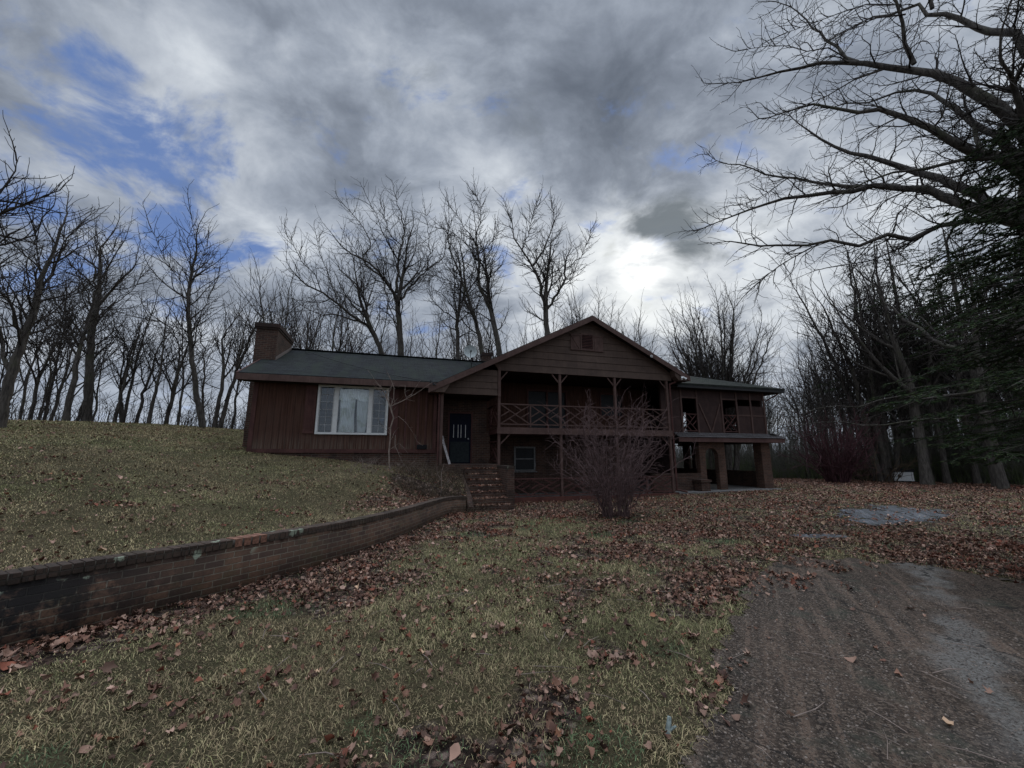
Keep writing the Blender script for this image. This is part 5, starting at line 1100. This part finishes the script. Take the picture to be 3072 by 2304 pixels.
# ================================================================== SHRUBS
def shrub(name, label, base, n, Hh, spread, r0, mat, seed, a=.62, rmin=.0032, rbase=.3, up=.03, wig=10, cap=12000, side=(.35, .6), decay=.9):
    rng = random.Random(seed); ch = []; seeds = []; b = np.array(base)
    for i in range(n):
        az = rng.uniform(0, 6.28); q = math.sqrt(rng.random()); h = Hh*rng.uniform(.34, .86)*(1-.22*q); o = q*spread*rng.uniform(.35, 1.)*.58; rb = rbase*math.sqrt(rng.random())
        P = np.array([(b[0]+math.cos(az)*rb, b[1]+math.sin(az)*rb, b[2]-.1), (b[0]+math.cos(az)*(rb+o*.25), b[1]+math.sin(az)*(rb+o*.25), b[2]+h*.45), (b[0]+math.cos(az)*(rb+o*.9), b[1]+math.sin(az)*(rb+o*.9), b[2]+h)])
        r = r0*rng.uniform(.6, 1.2); P, R = smooth_line(P, [r, r*.8, r*.5], rng, .20, .028); ch.append((P, R)); seeds += spawn_along(P, R, a, rng, side=(.3, .6), ang=(28, 68), start=.22, every=1.4, rcap=r0*.6, rlow=r0*.42)
    ch += grow(seeds, a, rmin, rng, up=up, wig=wig, ang=(24, 60), cap=cap, side=side, decay=decay)
    V, F = tubes([(P-b, R) for P, R in ch if R[0] >= .009], 5); e = empty(name, base, 0, label, 'shrub'); npmesh('stems', V, F, MT[mat], e, smooth=True)
    V, F = tubes([(P-b, R) for P, R in ch if R[0] < .009], 3); npmesh('twigs', V, F, MT[mat], e); return e
bx, by = 2.92, 11.55
shrub('bare_shrub', 'large bare multi-stemmed shrub in front of the porch, full of fine purplish twigs', (bx, by, gz(bx, by)), 74, 4.3, 3.9, .0140, 'bushbark', 71, a=1.0, rbase=.36, up=-.005, cap=30000, rmin=.0024, wig=15)
x, y, _ = at(838, 478, 30.5); shrub('red_shrub', 'dark red bare shrub with a vase shape at the edge of the right-hand woods', (x, y, gz(x, y)), 42, 4.0, 3.0, .045, 'redbark', 72, a=1.35, rbase=.55, rmin=.0055, cap=16000, up=.03, wig=13)
x, y, _ = at(868, 474, 33); shrub('bare_shrub', 'low orange-brown brushy shrub just right of the dark red shrub', (x, y, gz(x, y)), 40, 1.9, 3.2, .03, 'brushy', 73, a=1.2, rbase=1.3, rmin=.008, cap=3500, up=-.01)
# sapling against the left wing
D_s = math.hypot(*wxy(-3.95, -.55)); Zs = lambda x, y, dz=0: ((1000+x/3.016)/3, (1050+y/3.016)/3, dz)
TS = lambda *p: [Zs(*q) for q in p]
traced('sapling', 'pale crooked bare sapling standing before the right side of the picture window', D_s, [
 (TS((535, 1250), (520, 1000), (512, 760), (508, 600), (520, 510)), .030, .026), (TS((520, 510), (560, 470, -.05), (660, 430, -.1), (770, 385, -.2), (850, 345, -.3)), .020, .006), (TS((515, 520), (545, 430, .05), (570, 320, .1), (555, 240, .1), (480, 190, .1)), .018, .005),
 (TS((505, 440, .05), (430, 365, 0), (360, 290, 0), (330, 210, 0)), .012, .004), (TS((660, 430, -.1), (650, 350, -.1), (620, 300, 0)), .011, .004), (TS((665, 430, -.1), (720, 380, -.2), (760, 320, -.3)), .010, .004), (TS((560, 770), (590, 900, -.1), (630, 1060, -.2)), .012, .005), (TS((590, 600, .1), (700, 650, 0), (750, 740, 0), (745, 840, 0)), .006, .003), (TS((512, 760), (450, 720, -.1), (400, 620, -.2)), .010, .004), (TS((512, 900), (590, 800, 0), (640, 880, 0)), .008, .004), (TS((500, 480), (495, 400, .1), (505, 330, .1)), .014, .005)],
 81, a=.75, rmin=.0028, cat='sapling', mats=('palebark', 'palebark'), side=(.25, .5), tr=.012, cap=900, wig=14, every=2.4, up=.02, floor=.0028, rlow=.004, rk=.9)
# tangled brush on the bank beside the steps
def pos_bank(r):
    t = r.uniform(-3.6, -.85); k = r.uniform(-2.3, -.2); x, y = wxy(t, k); return x, y
brush('bank_brush', 800, pos_bank, lambda r, x, y: r.uniform(.15, .62), 'brushy', .0055, 64, 1.6, 6, 3, 4)
def pos_bank2(r):
    t = r.uniform(-5., -2.0); k = r.uniform(-1.9, .1); x, y = wxy(t, k); return x, y
brush('foundation_brush', 200, pos_bank2, lambda r, x, y: r.uniform(.15, .6), 'palebark', .004, 65, 1.2, 6, 3, 3)
fb = empty('fallen_branch', (*wxy(-2.35, -1.9), gz(*wxy(-2.35, -1.9))), 0, 'pale dead branch standing out of the brush by the retaining wall end', 'branch')
V, F = tubes([(np.array([(0, 0, -.1), (.05, 0, .35), (.02, .03, .75), (.10, .05, 1.05)]), np.array([.013, .012, .010, .006])), (np.array([(.04, 0, .5), (-.10, .02, .72), (-.12, .0, .95)]), np.array([.008, .006, .003]))], 5); npmesh('stick', V, F, MT['palebark'], fb, smooth=True)
# ---- scrap heap at the edge of the woods
def gp(px, py, D): x, y, _ = at(px, py, D); return (x, y, gz(x, y))
o = gp(882, 473, 34); TB = empty('black_barrel', o, .3, 'black rounded drum lying at the edge of the woods left of the white crate', 'drum'); m = MB(); m.cyl((-.45, 0, .32), .34, .9, 16, axis=(1, .2, 0)); m.cyl((-.47, 0, .32), .36, .05, 16, axis=(1, .2, 0)); m.cyl((.40, .17, .32), .36, .05, 16, axis=(1, .2, 0)); m.build('shell', MT['black'], TB); m = MB(); m.cyl((-.15, .0, .62), .05, .28, 8); m.build('pale_spout', MT['dirtyw2'], TB)
o = gp(904, 472, 34.5); o = gp(901, 472, 33.2); WB = empty('white_box', o, -.35, 'small white box with a dark lid and black base at the edge of the woods', 'box'); m = MB(); m.box(-.62, .62, -.3, .3, .12, .16); m.box(-.60, .60, -.3, .3, .16, .72); WB.scale = (.75, .75, .85); m.build('case', MT['white'], WB); m = MB(); m.box(-.66, .66, -.34, .34, .722, .80); m.box(-.66, .66, -.34, .34, .82, .95); m.build('lid', MT['black'], WB); m = MB(); m.box(-.7, .8, -.38, .38, -.05, .118); m.build('base', MT['black'], WB)
m = MB(); m.cyl((-.28, -.302, .45), .11, .012, 12, axis=(0, -1, 0)); m.box(.47, .49, -.31, -.302, .2, .7); m.build('dark_marks', MT['black'], WB)
o = gp(893, 474, 34); RB = empty('red_bin', o, .1, 'dark red bin between the black drum and the white box', 'bin'); m = MB(); m.hexa([(-.3, -.25, 0), (.3, -.25, 0), (.3, .25, 0), (-.3, .25, 0), (-.38, -.32, .5), (.38, -.32, .5), (.38, .32, .5), (-.38, .32, .5)]); m.build('bin_body', MT['redcurb'], RB); m = MB(); m.box(-.42, .42, -.36, .36, .502, .55); m.build('rim', MT['dtrim'], RB)
# grey weathered stub by the drive edge
o = (.90, 2.62, gz(.9, 2.62)); m = MB(); m.cyl((0, 0, -.03), .020, .12, 9, .012, axis=(.25, .2, 1)); m.cyl((.015, .01, .02), .012, .05, 7, .006, axis=(.9, -.2, .6)); sb = m.build('wooden_stub', MT['lichen'], None); sb.location = o; tag(sb, 'short lichen-grey wooden stub in the grass at the drive edge', 'stub')
# ================================================================== GRASS AND FALLEN LEAVES
def scatter(n, d0, d1, a0, a1, seed):
    r = np.random.RandomState(seed); d = r.uniform(d0, d1, n); az = r.uniform(R_(a0), R_(a1), n); return np.sin(az)*d, np.cos(az)*d, d, r
def in_house(x, y):
    t, k = tk(x, y); return ((t > -8.4) & (t < -1.3) & (k > .45) & (k < 8.2)) | ((t > -.2) & (t < 14) & (k > -.12) & (k < 8.2)) | ((t > -1.5) & (t <= .15) & (k > -2) & (k < 8.2))
def wall_body(x, y): dw = edge_x(y)-np.asarray(x); return (dw > -.03) & (dw < .235) & (y < 12.75)
def grass():
    N = 1250000; x, y, d, r = scatter(N, 1.55, 27, -64, 60, 91); dens0 = N/((27-1.55)*R_(124)*d); up = inside_up(x, y); lf = leafd(x, y)
    tgt = np.minimum(4600, 19000/d)*np.where(up, 1., 1-.72*lf)*(.55+.9*fbm(x, y, 2.6, 51, 2)); tgt = np.where(in_drive(x, y, .05), 10*(fbm(x, y, 3, 52) > .62), tgt); tgt = np.where(in_patch(x, y), 8, tgt)
    ok = (r.rand(N) < tgt/dens0) & ~in_house(x, y) & ~wall_body(x, y); x = x[ok]; y = y[ok]; d = d[ok]; up = up[ok]; n = len(x); z = terrain(x, y)
    clump = fbm(x, y, 4.5, 55, 3); L = (.022+.045*r.rand(n)**1.5)*(.6+1.6*np.clip(clump-.35, 0, 1))*np.where(up, .85, 1.15); tall = r.rand(n) < .03; L = np.where(tall, L*2.1, L)
    L *= 1+.03*np.maximum(d-6, 0); wd = (.0011+.0012*r.rand(n))*(1+.13*np.maximum(d-3, 0))
    az = r.rand(n)*6.283+1.2*(fbm(x, y, .8, 57)-.5); lean = r.uniform(.7, 1.6, n); dx, dy = np.cos(az), np.sin(az); sx, sy = -dy, dx
    h1 = L*.55*np.cos(lean*.6); f1 = L*.55*np.sin(lean*.6); h2 = h1+L*.5*np.cos(lean*1.35); f2 = f1+L*.5*np.sin(lean*1.35); h2 = np.maximum(h2, .004)
    B = np.stack([x, y, z-.004], 1); S_ = np.stack([sx*wd, sy*wd, 0*x], 1)
    M1 = B+np.stack([dx*f1, dy*f1, h1], 1); T_ = B+np.stack([dx*f2, dy*f2, h2], 1)
    V = np.stack([B-S_, B+S_, M1+S_*.8, M1-S_*.8, T_], 1).reshape(-1, 3); i = np.arange(n)[:, None]*5
    F4 = i+np.array([[0, 1, 2, 3]]); F3 = i+np.array([[3, 2, 4]])
    straw = np.array([.37, .300, .160]); green = np.array([.185, .178, .078]); brown = np.array([.24, .180, .100]); lush = np.array([.095, .135, .062])
    w_ = r.rand(n); gn = fbm(x, y, .7, 58, 3); pg = np.clip(.36+1.6*(gn-.5)+.06*(~up), .05, .9)
    c = np.where((w_ < pg)[:, None], green, np.where((w_ < pg+.35)[:, None], straw, brown)); ls = (fbm(x, y, 1.1, 59, 3) > .665) & ~up; c = np.where((ls & (r.rand(n) < .75))[:, None], lush, c)
    c = c*(.5+.95*r.rand(n))[:, None]*(.62+.76*fbm(x, y, 1.7, 63, 3))[:, None]
    tag(npmesh('grass', V, [F4, F3], MT['grass'], col=np.repeat(c, 5, 0)), kind='stuff'); print('grass', n)
def leaf_template(kind):
    if kind == 0:     # lobed oak leaf
        o = [(0, 0), (.10, .16), (.30, .20), (.20, .36), (.42, .52), (.22, .60), (.30, .80), (.12, .84), (0, 1.0)]
    elif kind == 1: o = [(0, 0), (.22, .15), (.36, .42), (.30, .70), (0, 1.0)]
    else: o = [(0, 0), (.16, .12), (.50, .22), (.30, .42), (.46, .72), (.16, .66), (0, 1.0)]
    R = o; Lf = [(-a, b) for a, b in o[1:-1]][::-1]; pts = np.array(R+Lf); mid = np.array([[0, .33], [0, .66]]); return pts, mid
def leaves():
    N = 900000; x, y, d, r = scatter(N, 1.55, 37, -60, 62, 92); dens0 = N/((37-1.55)*R_(122)*d); lf = leafd(x, y); cl = fbm(x, y, 3.2, 61, 3)
    tgt = 780*lf*sst(cl, .25, .65)*np.where(d > 12, .55, 1)
    ok = (r.rand(N) < tgt/dens0) & ~in_house(x, y) & ~wall_body(x, y); x = x[ok]; y = y[ok]; d = d[ok]; lf = lf[ok]
    # strays on the coping, the steps and the kerb
    xs_, ys_, zs_ = [], [], []
    for q in range(3200): t = r.uniform(-1.3, -.12); k = r.uniform(-1.96, 0); a_, b_ = wxy(t, k); xs_.append(a_); ys_.append(b_); zs_.append(1.30-(math.floor(-k/.28)+1)*.181)
    n0 = len(x); x = np.concatenate([x, xs_]); y = np.concatenate([y, ys_]); z = terrain(x, y); z[n0:] = zs_; d = np.hypot(x, y); lf = np.concatenate([lf, np.ones(len(xs_))]); n = len(x)
    z = np.where(in_drive(x, y) | in_patch(x, y), z+.014, z)
    z = z+.003+.026*r.rand(n)*np.clip(lf, 0, 1)+np.where(in_drive(x, y), 0, .008)
    s = (.020+.050*r.rand(n)**1.3)*np.where(r.rand(n) < .08, 1.5, 1); s = np.where(d > 12, s*1.15, s)
    yaw = r.rand(n)*6.283; tx = r.normal(0, .42, n); ty = r.normal(0, .42, n); curl = r.uniform(-1.3, 2.6, n); cup = r.uniform(-1., 1.6, n)
    pal = np.array([[.130, .085, .066], [.090, .056, .045], [.18, .135, .115], [.060, .040, .034], [.25, .20, .175], [.125, .052, .036], [.17, .095, .060], [.34, .28, .21]]); pw = np.array([.25, .22, .19, .13, .11, .06, .025, .015])
    ci = r.choice(8, n, p=pw/pw.sum()); red = (fbm(x, y, .9, 66) > .60); ci = np.where(red & (r.rand(n) < .35), 5, ci); C = 1.35*pal[ci]*np.array([1.08, .86, .72])*(.40+1.0*r.rand(n))[:, None]
    far_ = d > 13; Vs = []; Fs = []; Cs = []; base = 0
    for kd in range(3):
        for ff in (False, True):
            m_ = (np.arange(n) % 3 == kd) & (far_ == ff) 
            if not m_.any(): continue
            if ff: pts = np.array([(0, 0), (.34, .35), (.0, 1.), (-.34, .55)]) if kd else np.array([(0, 0), (.4, .5), (.1, 1.), (-.3, .45)]); tri = np.array([[0, 1, 2], [0, 2, 3]])
            else:
                pts, mid = leaf_template(kd); k = len(pts); pts = np.concatenate([pts, mid]); tri = []
                for i in range(k):
                    j = (i+1) % k; mm = (pts[i, 1]+pts[j, 1])/2; tri.append((i, j, k if mm < .5 else k+1))
                top = (k-2)//2+1; tri = np.array(tri+[(k, k+1, 0)][:0])
                # bridge the two midrib points
                cr = [i for i in range(k) if (pts[i, 1]+pts[(i+1) % k, 1])/2 < .5 and (pts[(i+1) % k, 1]+pts[(i+2) % k, 1])/2 >= .5]; cr2 = [i for i in range(k) if (pts[i, 1]+pts[(i+1) % k, 1])/2 >= .5 and (pts[(i+1) % k, 1]+pts[(i+2) % k, 1])/2 < .5]
                tri = np.concatenate([tri, np.array([[(cr[0]+1) % k, k+1, k], [(cr2[0]+1) % k, k, k+1]])])
            q = m_.sum(); u = pts[None, :, 0]*np.ones((q, 1)); v = (pts[None, :, 1]-.5)*np.ones((q, 1)); u = u*(1+.12*r.normal(size=u.shape)); v = v+.03*r.normal(size=v.shape); h = curl[m_][:, None]*(u**2)*1.3+cup[m_][:, None]*(v**2)*.9+.10*np.sin(9*u+7*v+yaw[m_][:, None])
            c1, s1 = np.cos(tx[m_])[:, None], np.sin(tx[m_])[:, None]; v2_, h2_ = v*c1-h*s1, v*s1+h*c1; c1, s1 = np.cos(ty[m_])[:, None], np.sin(ty[m_])[:, None]; u2_, h3_ = u*c1+h2_*s1, -u*s1+h2_*c1
            c1, s1 = np.cos(yaw[m_])[:, None], np.sin(yaw[m_])[:, None]; S1 = s[m_][:, None]; hz = h3_*S1; hz = hz-np.minimum(hz.min(1, keepdims=True), 0)*.75
            P = np.stack([(u2_*c1-v2_*s1)*S1+x[m_][:, None], (u2_*s1+v2_*c1)*S1+y[m_][:, None], hz+z[m_][:, None]], -1).reshape(-1, 3); k2 = len(pts)
            Vs.append(P); Fs.append((tri[None]+(np.arange(q)*k2)[:, None, None]).reshape(-1, 3)+base); Cs.append(np.repeat(C[m_], k2, 0)); base += len(P)
    tag(npmesh('fallen_leaves', np.concatenate(Vs), [np.concatenate(Fs)], MT['leaf'], col=np.concatenate(Cs)), kind='stuff'); print('leaves', n)
grass(); leaves()
# scattered sticks in the grass and on the drive
def sticks():
    r = random.Random(88); ch = []
    for i in range(260):
        D = r.uniform(2, 12); az = r.uniform(R_(-30), R_(55)); x, y = math.sin(az)*D, math.cos(az)*D
        if wall_body(np.array([x]), np.array([y]))[0] or x < edge_x(y): continue
        z = gz(x, y)+.022; a = r.uniform(0, 6.28); L = r.uniform(.06, .35); k = .15*L; P = np.array([(x, y, z), (x+math.cos(a)*L*.5+k*r.uniform(-1, 1)*.5, y+math.sin(a)*L*.5, z+.01), (x+math.cos(a)*L, y+math.sin(a)*L+k*r.uniform(-1, 1), z)]); rr_ = r.uniform(.0015, .004); ch.append((P, np.array([rr_, rr_, rr_*.5])))
    V, F = tubes(ch, 4); tag(npmesh('twig_litter', V, F, MT['palebark']), kind='stuff')
sticks()
